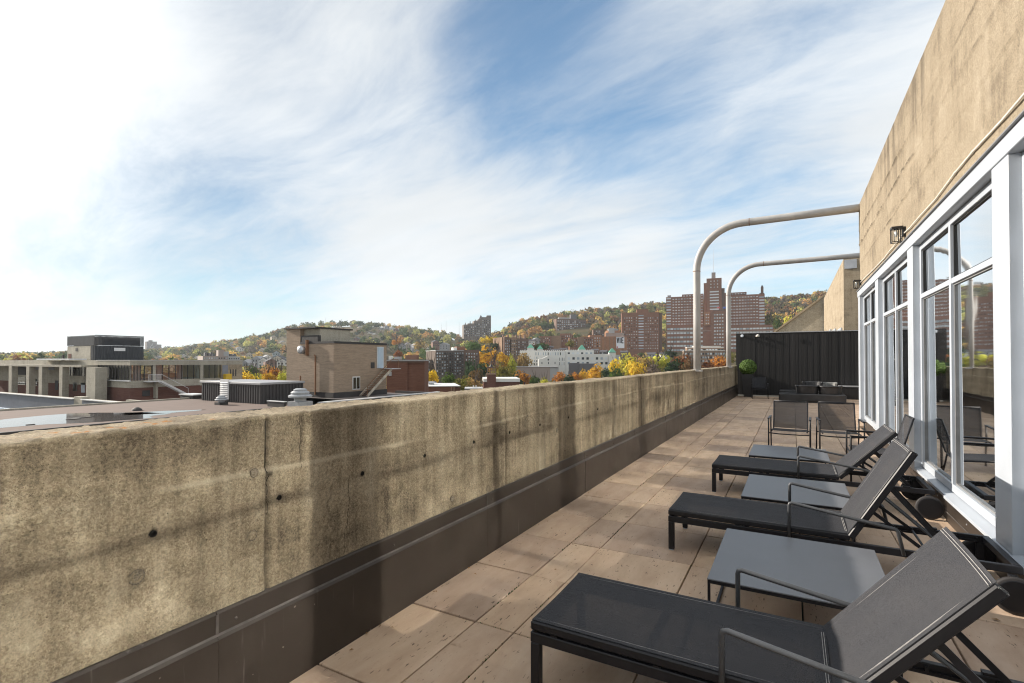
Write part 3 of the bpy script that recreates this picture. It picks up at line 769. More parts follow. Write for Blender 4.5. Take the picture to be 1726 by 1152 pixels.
for p in (pts[4], pts[5]):
    MB().tube([(p[0], p[1] - .02, p[2] + .002), (p[0], p[1] + .03, p[2] - .003)], 0.012, 8).build('coupler', M_CONDUIT, cab)

# ------------------------------------------------------------------ arched steel pipes from the parapet to the wall
def arch_pipe(y, xl, xr, z0, ztop, rad, r, label, tilt=0.0):
    t = thing('arched_pipe', label, 'pipe', (xl, y, z0), 0.0, 'arched steel pipes over the terrace')
    n = 16
    pts = [(0, 0, 0), (0, 0, (ztop - rad - z0) * .5), (0, 0, ztop - rad - z0)]
    for i in range(1, n + 1):
        a = math.pi / 2 * i / n
        pts.append((rad - rad * math.cos(a), tilt * 0, ztop - rad - z0 + rad * math.sin(a)))
    pts += [((xr - xl) * .6, 0, ztop - z0 + .01), (xr - xl, 0, ztop - z0 + 0.02)]
    MB().tube(pts, r, 20).build('pipe', M_PIPE, t, smooth=True)
    for p, d in (((0, 0, ztop - rad - z0 - 0.02), 'v'), ((rad + 0.12, 0, ztop - z0 + .002), 'h')):
        q = (p[0], p[1], p[2] + .014) if d == 'v' else (p[0] + .014, p[1], p[2])
        MB().tube([p, q], r * 1.045, 20).build('joint_ring', M_RUST, t)
    MB().tube([(0, 0, -0.02), (0, 0, 0.02)], r * 1.5, 16).build('base_flange', M_PIPE, t)
arch_pipe(13.15, -2.075, 1.50, 1.235, 4.76, 1.06, 0.086, 'near arched pale steel pipe rising from the parapet to the concrete fascia')
arch_pipe(20.4, -2.10, 2.9, 1.235, 4.98, 1.06, 0.086, 'far arched pale steel pipe rising beside the black fence')

# ------------------------------------------------------------------ black board fence closing the far end
YF = 23.72
def stain_wood():
    m, nt, b = base_mat('black_stained_boards', (0.02, 0.019, 0.019), 0.62, 0.0, 0.4)
    oi = nt.nodes.new('ShaderNodeObjectInfo')
    v = vmath(nt, 'MULTIPLY', coord(nt), (30.0, 30.0, 1.2))
    n1 = noise_n(nt, v, 1.0, 5.0, 0.6)
    c = ramp(nt, n1, [(0.3, (0.008, 0.0078, 0.008)), (0.75, (0.022, 0.020, 0.0195))])
    tone = maprange(nt, oi.outputs['Random'], 0, 1, 0.7, 1.35, False)
    tv = new_node(nt, 'ShaderNodeCombineXYZ', {0: tone, 1: tone, 2: tone}).outputs[0]
    nt.links.new(mixc(nt, 1.0, c, tv, 'MULTIPLY'), b.inputs['Base Color'])
    return m
M_BOARD = stain_wood()
fence = thing('board_fence', 'tall black vertical board fence across the far end of the terrace', 'fence', (0, YF, 0))
bw = 0.105
bme = MB().box(-bw / 2 + .003, bw / 2 - .003, -0.011, 0.011, 0.02, 2.63).mesh('board', bev=.002); bme.materials.append(M_BOARD)
nb = 46
for k in range(nb):
    link('board', bme, fence, (-2.13 + bw * (k + .5), random.uniform(-.004, .004), 0))
MB().box(-2.15, -2.15 + bw * nb + .02, 0.02, 0.09, 0.3, 0.4).build('rail', M_BOARD, fence)
MB().box(-2.15, -2.15 + bw * nb + .02, 0.02, 0.09, 2.2, 2.3).build('rail', M_BOARD, fence)
MB().box(-2.15, -2.15 + bw * nb + .02, 0.013, 0.019, 0.02, 2.62).build('backing_panel', M_BOARD, fence)  # unseen sheet added behind the boards to stop light through the gaps
MB().box(-1.83, 3.2, -0.03, 0.10, 2.632, 2.662).build('cap_strip', M_STEEL, fence)
MB().box(0.25, 0.36, -0.045, -0.016, 2.20, 2.36).build('junction_box', M_BOARD, fence)
def floodlight(x, label, m, aim):
    t = thing('floodlight', label, 'floodlight', (x, YF - .02, 2.50), 0.0, 'floodlights on the fence'); t.scale = (.7, .7, .7)
    MB().lathe([(0.03, -.02), (0.05, 0.0), (0.085, 0.10), (0.088, 0.16), (0.07, 0.165)], 14).build('head', m, t, smooth=True).rotation_euler = (R_(75), 0, R_(aim))
    MB().tube([(0, 0.02, 0.10), (0, -0.03, 0.05), (0, -0.02, 0.0)], 0.014, 8).build('bracket', M_STEEL, t)
floodlight(-1.88, 'white floodlight head on the left of the black fence', M_WHITE, -10)
floodlight(-1.36, 'beige floodlight head on the black fence right of the white one', M_CONDUIT, 60)
lb = MB(); lb.box(1.55, 2.55, 23.02, 23.6, 0.0, 0.47); lo = lb.build('low_planter_box', M_BOARD, None, bev=.004)
lo['label'] = 'low dark box bench against the fence at the right end'; lo['category'] = 'bench'
MB().box(1.53, 2.57, 23.0, 23.62, 0.471, 0.50).build('coping', M_STEEL, lo)

# concrete wings that continue beyond the fence
wing = thing('concrete_wing', 'concrete wing of the building beyond the black fence with steel plate', 'building', (1.80, 24.4, -0.3))
def wing_body(x1, y1, z1):
    MB().box(0, x1, 0, y1, -19.0, z1).build('concrete_wall', M_CONC_W, wing)
wing_body(6.0, 15.0, 5.88)
MB().box(0.03, 0.45, -0.03, -0.002, 5.48, 5.84).build('steel_plate', M_STEEL, wing)
for k in range(3):
    w = MB().box(-0.06, -0.002, 0.7 + k * 3.4, 3.2 + k * 3.4, 1.0, 3.15 + k * .15).build('window', M_WHITE, wing)
    MB().box(-0.075, -0.061, 0.85 + k * 3.4, 3.05 + k * 3.4, 1.0, 3.0 + k * .15).build('pane', M_GLASS, w)
sl = thing('sloped_concrete_gable', 'shaded concrete gable with one sloping edge behind the far wing', 'building', (1.80, 39.6, 0))
MB().extrude([(-4.2, 0, -19), (-4.2, 0, 2.3), (0.3, 0, 6.0), (0.3, 0, -19)], (0, 6, 0)).build('concrete_wall', M_CONC_G, sl)
MB().extrude([(-4.32, -.1, 2.26), (-4.32, -.1, 2.40), (0.3, -.1, 6.10), (0.3, -.1, 5.96)], (0, 6.2, 0)).build('sloping_coping', M_CONC_W, sl)
# ================================================================== furniture
def rot_y(p, a):      # rotate (x,z) about the origin
    return (p[0] * math.cos(a) - p[2] * math.sin(a), p[1], p[0] * math.sin(a) + p[2] * math.cos(a))
def sling_panel(L, W, sag, nx=14, ny=10, thick=0.003, curl=0.006):
    """a stretched sling in local x (length) y (width), sagging towards the middle"""
    xs = np.linspace(0, L, nx); ysn = np.linspace(0, 1, ny)
    V = []; F = []
    for s_ in (0, 1):
        for x in xs:
            for v in ysn:
                z = -sag * math.sin(math.pi * v) ** 0.8 * (0.55 + 0.45 * math.sin(math.pi * min(max(x / L, 0), 1))) - thick * s_
                V.append((x, W * v, z))
    n = nx * ny
    for i in range(nx - 1):
        for j in range(ny - 1):
            a = i * ny + j
            F.append((a, a + ny, a + ny + 1, a + 1)); F.append((n + a, n + a + 1, n + a + ny + 1, n + a + ny))
    mb = MB(); mb.add(V, F)
    return mb
def lounger(x, y, W, hinge, blen, bang, length, label, rz=0.0):
    t = thing('sun_lounger', label, 'sun lounger', (x, y, 0), rz, 'charcoal sun loungers in a row')
    ZR0, ZR1 = 0.222, 0.268      # lower rail
    ZS0, ZS1 = 0.276, 0.318      # sling frame
    fw = 0.030
    # lower frame
    fr = MB()
    fr.box(0.0, length, 0.0, fw, ZR0, ZR1); fr.box(0.0, length, W - fw, W, ZR0, ZR1)
    fr.box(0.0, 0.04, fw, W - fw, ZR0, ZR1); fr.box(length - .04, length, fw, W - fw, ZR0, ZR1)
    fr.box(hinge - .05, hinge - .02, fw, W - fw, ZR0, ZR1 - .006); fr.box(0.48, 0.51, fw, W - fw, ZR0 + .005, ZR1 - .004)
    fr.build('frame', M_DARK, t, bev=.003)
    for yy in (0.0, W - 0.042):
        MB().box(0.001, 0.043, yy, yy + .042, 0.008, ZR0 - .001).build('leg', M_DARK, t, bev=.003)
        MB().box(0.006, 0.038, yy + .005, yy + .037, 0.0, 0.008).build('glide', M_WHITE, t)
    # seat sling on its own frame
    sf = MB()
    sf.box(0.0, hinge, 0.0, 0.026, ZS0, ZS1 - .002); sf.box(0.0, hinge, W - .026, W, ZS0, ZS1 - .002)
    sf.box(0.0, 0.024, .026, W - .026, ZS0, ZS1 - .004); sf.box(hinge - .022, hinge, .026, W - .026, ZS0 - .004, ZS1 - .016)
    for xx in (0.62,): sf.box(xx, xx + .022, .026, W - .026, ZS0, ZS0 + .016)
    seat = sf.build('seat_frame', M_DARK, t, bev=.006)
    for xx in (0.1, 0.55, hinge - .12):
        for yy in (0.004, W - 0.024): MB().box(xx, xx + .03, yy, yy + .02, ZR1 + .0005, ZS0 - .0005).build('spacer', M_DARK, seat)
    s = sling_panel(hinge - .006, W - .02, 0.010)
    o = s.build('seat_sling', M_SLING, t, smooth=True); o.location = (0.003, 0.01, ZS1 + .002)
    for yy in (0.036, W - 0.036):
        MB().tube([(0.01, yy, ZS1 - .0005), (hinge - .01, yy, ZS1 - .0005)], 0.0016, 5).build('seam', M_SEAM, o).location = (-0.003, -0.01, -ZS1 - .002)
    mb = MB()
    for q in (0.012, 0.020): mb.tube([(hinge - q, W * k / 8, ZS1 + .0035 - 0.010 * 0.6 * math.sin(math.pi * k / 8) ** .8) for k in range(1, 8)], 0.0014, 5)
    mb.build('end_seam', M_SEAM, o).location = (-0.003, -0.01, -ZS1 - .002)
    # reclining back
    a = R_(bang); hx, hz = hinge + 0.012, 0.292
    def tr(p): q = rot_y(p, a); return (q[0] + hx, q[1], q[2] + hz)
    bf = MB()
    def bbox(x0, x1, y0, y1, z0, z1):
        c = [(x0, y0, z0), (x1, y0, z0), (x1, y1, z0), (x0, y1, z0), (x0, y0, z1), (x1, y0, z1), (x1, y1, z1), (x0, y1, z1)]
        bf.add([tr(p) for p in c], [(0, 3, 2, 1), (4, 5, 6, 7), (0, 1, 5, 4), (1, 2, 6, 5), (2, 3, 7, 6), (3, 0, 4, 7)])
    bbox(0, blen, 0, .026, -.012, .030); bbox(0, blen, W - .026, W, -.012, .030)
    bbox(blen - .05, blen - .02, .026, W - .026, -.012, .008); bbox(0, .022, .026, W - .026, -.012, .010); bbox(blen * .45, blen * .45 + .022, .026, W - .026, -.012, .004)
    back = bf.build('backrest', M_DARK, t, bev=.006)
    s = sling_panel(blen + .004, W - .016, 0.026)
    s.v = [tr((p[0], p[1] + .008, p[2] + .034)) for p in s.v]
    s.build('back_sling', M_SLING, back, smooth=True)
    mb = MB()
    for q in (0.010, 0.020): mb.tube([tr((blen - q, .012 + (W - .024) * k / 10, .0365 - 0.026 * .58 * math.sin(math.pi * k / 10) ** .8)) for k in range(0, 11)], 0.0015, 5)
    for q in (0.046, 0.052): mb.tube([tr((0.01, q, .034 - .007)), tr((blen - .01, q, .034 - .007))], 0.0015, 5)
    for q in (0.046,): mb.tube([tr((0.01, W - q, .034 - .007)), tr((blen - .01, W - q, .034 - .007))], 0.0015, 5)
    mb.build('seam', M_SEAM, back)
    # props under the back, adjustment racks on the rail
    pr = MB()
    fx, fz = hinge + blen * math.cos(a) * .62 + .01, 0.292 + blen * math.sin(a) * .62
    foot = min(fx + 0.34, length - .16)
    for yy in (0.055, W - 0.055):
        pr.bar((fx, yy, fz - .015), (foot, yy, 0.245), 0.008, 0.026)
        pr.bar((hinge + blen * math.cos(a) * .34, yy + .012, 0.292 + blen * math.sin(a) * .34 - .012), (foot - .14, yy + .012, 0.250), 0.008, 0.022)
    pr.tube([(foot, .03, 0.245), (foot, W - .03, 0.245)], 0.009, 8)
    pr.tube([(foot - .14, .03, 0.250), (foot - .14, W - .03, 0.250)], 0.008, 8)
    pr.build('prop', M_DARK, t)
    mt = MB()
    for yy in (W * .42, W * .62): mt.tube([(hinge + blen * math.cos(a) * .50, yy, 0.292 + blen * math.sin(a) * .50 - .02), (foot - .02, yy, 0.245)], 0.0075, 8)
    mt.build('prop_tube', M_TUBE, t)
    for yy in (fw, W - fw - .012):
        rk = MB(); rk.box(hinge + .28, length - .06, yy, yy + .012, 0.226, 0.240)
        for k in range(5): rk.box(hinge + .34 + k * .11, hinge + .352 + k * .11, yy, yy + .012, 0.240, 0.258)
        rk.build('rack', M_DARK, t)
    for yy in (-.003, W - .025):
        MB().box(hinge + .52, hinge + .575, yy, yy + .028, ZR1 + .0005, ZR1 + .012).build('rail_clip', M_DARK, t)
    # arms of round tube
    for s_, yy in ((-1, -0.012), (1, W + 0.012)):
        x0 = hinge - 0.36
        pts = [(x0, yy, 0.235), (x0, yy, 0.470), (x0 + .004, yy, 0.484), (x0 + .018, yy, 0.490), (x0 + .60, yy, 0.400), (x0 + .612, yy, 0.394), (x0 + .62, yy, 0.382), (x0 + .650, yy, 0.235)]
        MB().tube(pts, 0.0115, 10).build('armrest', M_TUBE, t, smooth=True)
    # wheels on short forks
    for s_, yy in ((-1, -0.034), (1, W + 0.004)):
        MB().box(length - .075, length - .03, yy + .004 if s_ < 0 else W - .032, yy + .034 if s_ < 0 else W - .002, 0.075, ZR0 - .001).build('fork', M_DARK, t, bev=.003)
        wh = MB(); wh.lathe([(0.100, -.016), (0.108, -.011), (0.110, 0), (0.108, .011), (0.100, .016)], 28)
        w_ = wh.build('wheel', M_RUBBER, t, smooth=True); w_.rotation_euler = (math.pi / 2, 0, 0); w_.location = (length - .052, yy + (-.014 if s_ < 0 else .044), 0.110)
        MB().lathe([(0.088, -.0195), (0.093, -.018), (0.093, .018), (0.088, .0195)], 28).build('hub', M_DARK, w_)
    return t
lounger(-1.05, 2.06, 0.60, 1.17, 0.665, 50, 2.22, 'nearest charcoal sling sun lounger in the lower right corner')
lounger(-0.872, 4.11, 0.62, 1.20, 0.70, 60, 2.06, 'middle charcoal sling sun lounger with steeply raised back')
lounger(-0.815, 6.13, 0.66, 1.215, 0.68, 46, 1.98, 'farthest charcoal sling sun lounger beside the dining chairs')

def side_table(x0, x1, y0, y1, zt, label):
    t = thing('side_table', label, 'table', (x0, y0, 0), 0.0, 'low square tables between the loungers')
    w, d = x1 - x0, y1 - y0
    MB().box(0, w, 0, d, zt - .008, zt).build('table_top', M_TOP, t, bev=.002)
    fr = MB(); s = .016
    fr.box(.002, w - .002, .002, s, zt - .026, zt - .0085); fr.box(.002, w - .002, d - s, d - .002, zt - .026, zt - .0085)
    fr.box(.002, s, s, d - s, zt - .026, zt - .0085); fr.box(w - s, w - .002, s, d - s, zt - .026, zt - .0085)
    fr.build('apron', M_DARK, t)
    for xx in (.002, w - s):
        for yy in (.002, d - s): MB().box(xx, xx + s - .002, yy, yy + s - .002, 0, zt - .0265).build('leg', M_DARK, t)
        MB().box(xx, xx + s - .002, s, d - s, 0.002, .016).build('foot_bar', M_DARK, t)
side_table(-0.425, 0.445, 2.99, 3.95, .29, 'slate grey side table next to the nearest lounger')
side_table(-0.415, 0.435, 4.95, 5.93, .29, 'slate grey side table between the middle and farthest loungers')
side_table(-0.505, 0.38, 7.12, 8.05, .29, 'slate grey side table beyond the farthest lounger, before the chairs')

def arm_chair(x, y, rz, label):
    """sling dining armchair; faces local -y, origin under the seat centre"""
    t = thing('sling_armchair', label, 'chair', (x, y, 0), rz, 'black sling dining armchairs')
    W, D = 0.56, 0.52; r = 0.0105
    for s in (-1, 1):
        xx = s * W / 2
        MB().tube([(xx, -D / 2, 0.0), (xx, -D / 2, 0.565), (xx, -D / 2 + .012, 0.578), (xx, D / 2 - .06, 0.578)], r, 8).build('front_leg', M_DARK, t, smooth=True)
        MB().tube([(xx, D / 2 + .02, 0.0), (xx, D / 2 - .06, 0.40), (xx, D / 2 - .06, 0.578)], r, 8).build('rear_leg', M_DARK, t, smooth=True)
        MB().box(xx - .018, xx + .018, -D / 2 - .01, D / 2 - .07, 0.580, 0.592).build('armrest', M_DARK, t, bev=.004)
        MB().tube([(xx * .86, -D / 2 + .02, 0.395), (xx * .86, D / 2 - .07, 0.375), (xx * .86, D / 2 - .03, 0.40), (xx * .86, D / 2 + .09, 0.82)], r, 8).build('side_frame', M_DARK, t, smooth=True)
    MB().tube([(-W / 2, -D / 2 + .01, 0.36), (-W / 4, -D / 2 + .01, 0.350), (W / 4, -D / 2 + .01, 0.350), (W / 2, -D / 2 + .01, 0.36)], .009, 8).build('stretcher', M_DARK, t, smooth=True)
    MB().tube([(-W / 2, D / 2 - .06, 0.36), (W / 2, D / 2 - .06, 0.36)], .009, 8).build('stretcher', M_DARK, t, smooth=True)
    s = sling_panel(0.46, W * .86, 0.012, 8, 8); s.v = [(p[1] - W * .43, p[0] - D / 2 + .02, p[2] + .405 - p[0] * .04) for p in s.v]
    s.build('seat_sling', M_SLING, t, smooth=True)
    s = sling_panel(0.44, W * .86, 0.014, 8, 8)
    ct, st_ = math.cos(R_(74)), math.sin(R_(74))
    s.v = [(p[1] - W * .43, D / 2 - .035 + p[0] * ct - p[2] * st_ - .006, 0.395 + p[0] * st_ + p[2] * ct) for p in s.v]
    bk = s.build('back_sling', M_SLING_C, t, smooth=True)
    MB().tube([(-W * .43, D / 2 + .09, 0.82), (W * .43, D / 2 + .09, 0.82)], r, 8).build('top_bar', M_DARK, bk, smooth=True)
    return t
arm_chair(-0.055, 9.15, R_(-2), 'black sling armchair facing the camera, left of the pair behind the tables')
arm_chair(0.61, 9.22, R_(3), 'black sling armchair facing the camera, right of the pair near the windows')
arm_chair(0.86, 7.60, R_(-90), 'black sling armchair turned side-on between the far lounger and the windows')
arm_chair(-1.14, 21.9, R_(8), 'black armchair beside the tall planter in front of the fence')

# ------------------------------------------------------------------ topiary ball in a tall tapered planter
M_LEAF_T = varied('boxwood_leaf', (0.085, 0.15, 0.022), 0.7, 0.35, 40.0)
tp = thing('topiary_planter', 'round clipped green topiary ball in a tall black tapered planter', 'planter', (-1.62, 22.75, 0))
mb = MB()
a, b_ = 0.15, 0.215
mb.add([(-a, -a, 0), (a, -a, 0), (a, a, 0), (-a, a, 0), (-b_, -b_, .92), (b_, -b_, .92), (b_, b_, .92), (-b_, b_, .92), (-b_ + .02, -b_ + .02, .92), (b_ - .02, -b_ + .02, .92), (b_ - .02, b_ - .02, .92), (-b_ + .02, b_ - .02, .92),
        (-b_ + .02, -b_ + .02, .86), (b_ - .02, -b_ + .02, .86), (b_ - .02, b_ - .02, .86), (-b_ + .02, b_ - .02, .86)],
       [(3, 2, 1, 0), (0, 1, 5, 4), (1, 2, 6, 5), (2, 3, 7, 6), (3, 0, 4, 7), (4, 5, 9, 8), (5, 6, 10, 9), (6, 7, 11, 10), (7, 4, 8, 11), (8, 9, 13, 12), (9, 10, 14, 13), (10, 11, 15, 14), (11, 8, 12, 15), (12, 13, 14, 15)])
mb.build('planter', M_PLANTER, tp)
def leaf_cloud(n, cent, rad, size, rs, shell=0.75, jitter=0.7):
    d = rs.normal(size=(n, 3)); d /= np.linalg.norm(d, axis=1)[:, None]
    r = shell + (1 - shell) * rs.random(n) ** 0.5
    c = np.array(cent) + d * r[:, None] * np.array(rad)
    nrm = d + rs.normal(size=(n, 3)) * jitter; nrm /= np.linalg.norm(nrm, axis=1)[:, None]
    t = np.cross(nrm, rs.normal(size=(n, 3))); t /= np.linalg.norm(t, axis=1)[:, None] + 1e-9
    b = np.cross(nrm, t); s = size * (0.6 + 0.8 * rs.random(n))[:, None]
    return np.stack([c - t * s, c + b * s * .62, c + t * s, c - b * s * .62], 1)
Q = leaf_cloud(3600, (0, 0, 1.20), (.325, .325, .315), 0.026, rng, 0.86, 0.55)
me = np_mesh('foliage', Q.reshape(-1, 3), np.arange(len(Q) * 4).reshape(-1, 4)); me.materials.append(M_LEAF_T)
fo = link('foliage', me, tp)
MB().lathe([(0.05, 0.90), (.2, .95), (.27, 1.08), (.285, 1.2), (.26, 1.33), (.18, 1.43), (.05, 1.48)], 16).build('inner_twigs', varied('dark_twigs', (0.035, 0.06, 0.012), 0.9), fo, smooth=True)

# ------------------------------------------------------------------ low black lounge modules with tub backs
def rounded_slab(x0, x1, y0, y1, z0, z1, r=.06):
    pts = []
    for (cx, cy_, a0) in ((x1 - r, y1 - r, 0), (x0 + r, y1 - r, 90), (x0 + r, y0 + r, 180), (x1 - r, y0 + r, 270)):
        for k in range(5):
            a = R_(a0 + 22.5 * k); pts.append((cx + r * math.cos(a), cy_ + r * math.sin(a), z0))
    return MB().extrude(pts, (0, 0, z1 - z0))
def lounge_module(x0, x1, y0, y1, h, label):
    t = thing('lounge_module', label, 'ottoman', ((x0 + x1) / 2, (y0 + y1) / 2, 0), 0, 'black lounge modules by the fence')
    w, d = (x1 - x0) / 2, (y1 - y0) / 2
    rounded_slab(-w + .05, w - .05, -d + .05, d - .05, 0.0, 0.05).build('plinth', M_WICKER, t)
    rounded_slab(-w, w, -d, d, 0.051, h).build('base', M_WICKER, t, bev=.02)
    return t
lounge_module(-0.46, 1.57, 20.45, 21.40, 0.30, 'front low black lounge module below the tub backs')
lounge_module(-0.46, 1.30, 21.55, 22.45, 0.35, 'rear low black lounge module close to the fence')
def tub_back(x, y, z, w, d, h, rz, m, label, flare=1.08):
    t = thing('tub_back', label, 'tub backrest', (x, y, z), rz, 'tub backs on the lounge modules')
    pts = []; n = 18
    for k in range(n + 1):
        a = math.pi * (1.0 + k / n) ; e = 0.55
        c, s = math.cos(a), math.sin(a)
        pts.append((math.copysign(abs(c) ** e, c) * w / 2, math.copysign(abs(s) ** e, s) * d))
    th = 0.06
    V = []; F = []
    for (sc_, zz) in ((1.0, 0.0), (flare, h)):
        for off in (0, 1):
            for (px_, py_) in pts:
                k_ = 1 - off * th / (w / 2)
                V.append((px_ * sc_ * k_, py_ * sc_ * (1 - off * th / d) , zz))
    m_ = len(pts)
    for i in range(m_ - 1):
        F += [(i, i + 1, 2 * m_ + i + 1, 2 * m_ + i), (m_ + i + 1, m_ + i, 3 * m_ + i, 3 * m_ + i + 1), (2 * m_ + i, 2 * m_ + i + 1, 3 * m_ + i + 1, 3 * m_ + i), (i + 1, i, m_ + i, m_ + i + 1)]
    F += [(0, 2 * m_, 3 * m_, m_), (m_ - 1, 2 * m_ - 1, 4 * m_ - 1, 3 * m_ - 1)]
    mb = MB(); mb.add(V, F)
    mb.build('shell', m, t, smooth=False)
    mb = MB(); mb.tube([(V[2 * m_ + i][0] * .97, V[2 * m_ + i][1] * .97, h + .004) for i in range(m_)], .032, 6)
    mb.build('rim', m, t, smooth=True)
tub_back(0.42, 20.98, 0.301, 0.66, 0.42, 0.27, R_(2), M_WICKER, 'black tub back on the front module, left one')
tub_back(1.12, 20.98, 0.301, 0.66, 0.42, 0.27, R_(-2), M_WICKER, 'black tub back on the front module, right one')
tub_back(0.62, 22.1, 0.351, 0.60, 0.38, 0.30, R_(180), M_WICKER, 'black tub back on the rear module with its hollow side showing')
tub_back(1.18, 22.12, 0.351, 0.42, 0.32, 0.28, R_(175), M_WICKER_LIT, 'grey tub back on the rear module, paler than the rest')

# dry leaves and grit blown into the corners of the terrace
M_DRY = varied('dry_leaf', (0.20, 0.11, 0.04), 0.8, 0.5, 30.0)
mb = MB()
for _ in range(150):
    if random.random() < .55: x, y = -2.055 + abs(random.gauss(0, .06)), random.uniform(.8, 20)
    elif random.random() < .5: x, y = 1.18 - abs(random.gauss(0, .10)), random.uniform(2.5, 12)
    else: x, y = random.uniform(-2, 1.1), random.uniform(1, 16)
    s = random.uniform(.004, .016) * (1 if random.random() < .8 else 1.8); a = random.uniform(0, 6.28); c, sn = math.cos(a) * s, math.sin(a) * s
    mb.add([(x - c, y - sn, .003), (x + sn * .6, y - c * .6, .004 + s * .3), (x + c, y + sn, .003 + s * .2), (x - sn * .6, y + c * .6, .005 + s * .25)], [(0, 1, 2, 3)])
lt = mb.build('leaf_litter', M_DRY, None, kind='stuff'); lt['label'] = 'scattered dry leaf crumbs on the terrace pavers'; lt['category'] = 'leaf litter'
# ================================================================== ground and hills
RIDGE_PX = [-2000, -200, 0, 60, 120, 200, 245, 300, 340, 400, 440, 480, 520, 560, 600, 640, 680, 720, 760, 790, 820, 840, 870, 900, 960, 1020, 1080, 1120, 1180, 1240, 1290, 1340, 1400, 1500, 1800, 2600]
RIDGE_Y = [606, 604, 601, 599, 597, 594, 593, 589, 584, 575, 566, 556, 549, 546, 545, 546, 552, 559, 567, 571, 570, 562, 548, 538, 529, 523, 517, 514, 510, 506, 505, 501, 496, 500, 545, 600]
RIDGE_R = [2600, 2600, 2600, 2600, 2600, 2500, 2400, 2200, 2000, 1800, 1700, 1600, 1500, 1500, 1500, 1500, 1450, 1400, 1350, 1300, 1250, 1200, 1150, 1150, 1150, 1150, 1150, 1150, 1150, 1150, 1150, 1150, 1150, 1150, 1150, 1400]
def az_of_px(px):
    d = ray(px, 600.0); return np.arctan2(d[0], d[1])
_px_s = np.array(RIDGE_PX, float); _az_s = np.array([az_of_px(p) for p in RIDGE_PX])
def ridge(az):
    px = np.interp(az, _az_s, _px_s)
    yy = np.interp(px, RIDGE_PX, RIDGE_Y); rr = np.interp(px, RIDGE_PX, RIDGE_R)
    off = np.abs(px - 863.0) / FPX
    # elevation of the ridge seen from the terrace, less the height of the trees on it
    zr = EYE + (607.0 - yy) / FPX * rr / np.sqrt(1 + off ** 2) - 9.0
    return np.maximum(zr, -6.0), rr, px
def ground_z(x, y):
    x = np.asarray(x, float); y = np.asarray(y, float)
    r = np.hypot(x, y); az = np.arctan2(x, y)
    az = np.where((az > _az_s[-1]) | (az < _az_s[0]), _az_s[0], az)
    zr, rr, px = ridge(az)
    right = smoothstep(640, 860, px)
    def seg(r0, z0, r1, z1, lo=True):
        return z0 + (z1 - z0) * np.clip((r - r0) / (r1 - r0), 0, 1)
    zl = seg(0, -22, 160, -17) + seg(160, 0, 600, 6) + 0.0
    zrt = seg(0, -22, 230, -16) + seg(230, 0, 430, 12) + seg(430, 0, 620, 9)
    near = zl * (1 - right) + zrt * right
    r0 = 600 * (1 - right) + 600 * right
    t = np.clip((r - r0) / (rr - r0), 0, 1)
    prof = t * 0.55 + 0.45 * (t * t * (3 - 2 * t))
    z = near + (zr - near) * prof
    over = np.clip((r - rr) / 1500.0, 0, 1)
    z = z - over * (np.maximum(zr + 15, 0)) 
    return z + 3.5 * (fbm2(x / 90.0 + 50, y / 90.0 + 50, 5, 3) - 0.45) * smoothstep(300, 700, r)
nA = 300
azs = np.concatenate([np.linspace(-math.pi, _az_s[1], 30)[:-1], np.linspace(_az_s[1], _az_s[-2], nA), np.linspace(_az_s[-2], math.pi, 40)[1:]])
rs_ = np.concatenate([[2, 30, 60, 100], np.geomspace(140, 3200, 90), [4000, 5200, 7000]])
AZ, RR = np.meshgrid(azs, rs_, indexing='ij')
GX, GY = RR * np.sin(AZ), RR * np.cos(AZ); GZ = ground_z(GX, GY)
na, nr = AZ.shape
idx = np.arange(na * nr).reshape(na, nr)
quads = np.stack([idx[:-1, :-1], idx[1:, :-1], idx[1:, 1:], idx[:-1, 1:]], -1).reshape(-1, 4)
m_gr, nt, b = base_mat('wooded_ground', (0.06, 0.055, 0.03), 0.95, 0, 0.1)
nt.links.new(ramp(nt, noise_n(nt, geo_pos(nt), 0.02, 6, 0.6), [(0.3, (0.045, 0.05, 0.022)), (0.55, (0.09, 0.07, 0.035)), (0.75, (0.12, 0.085, 0.05))]), b.inputs['Base Color'])
me = np_mesh('ground', np.stack([GX, GY, GZ], -1).reshape(-1, 3), quads)
me.materials.append(m_gr); me.polygons.foreach_set('use_smooth', np.ones(len(me.polygons), dtype=bool))
link('ground', me, None, kind='structure')

# ================================================================== neighbouring roofs on the left
ZRF = -2.3
M_GRAVEL = varied('brown_gravel_roof', (0.125, 0.086, 0.070), 0.95, 0.16, 1.2, bumps=0.4)
M_TAR = varied('black_roof_membrane', (0.035, 0.032, 0.032), 0.7, 0.3, 1.5)
M_SIDING = varied('dark_corrugated_siding', (0.038, 0.034, 0.035), 0.5, 0.12, 1.0)
M_SIDING_B = varied('charcoal_corrugated_siding', (0.022, 0.025, 0.031), 0.5, 0.12, 1.0)
M_BLUEGREY = varied('blue_grey_siding', (0.20, 0.215, 0.25), 0.55, 0.12, 0.8)
M_VENT = varied('white_vent_metal', (0.33, 0.345, 0.365), 0.45, 0.12, 6.0)
M_EDGE = varied('pale_roof_edging', (0.62, 0.62, 0.62), 0.45, 0.12, 1.0)
M_BLUE = base_mat('pool_blue', (0.12, 0.35, 0.60), 0.4)[0]
M_PALEBLUE = varied('pale_blue_wall', (0.42, 0.52, 0.62), 0.6, 0.1, 1.0)
M_INNER = varied('tan_interior_wall', (0.60, 0.54, 0.42), 0.8, 0.2, 0.6)
M_DOORGREY = varied('pale_grey_door', (0.50, 0.54, 0.58), 0.5, 0.08, 1.0)
M_DKGLASS = glass_mat('dark_far_glass', 0.12, 1.2, 0.06, (0.45, 0.5, 0.52))
M_CLGLASS = glass_mat('clear_far_glass', 0.05, 1.3, 0.05, (0.93, 0.94, 0.90))
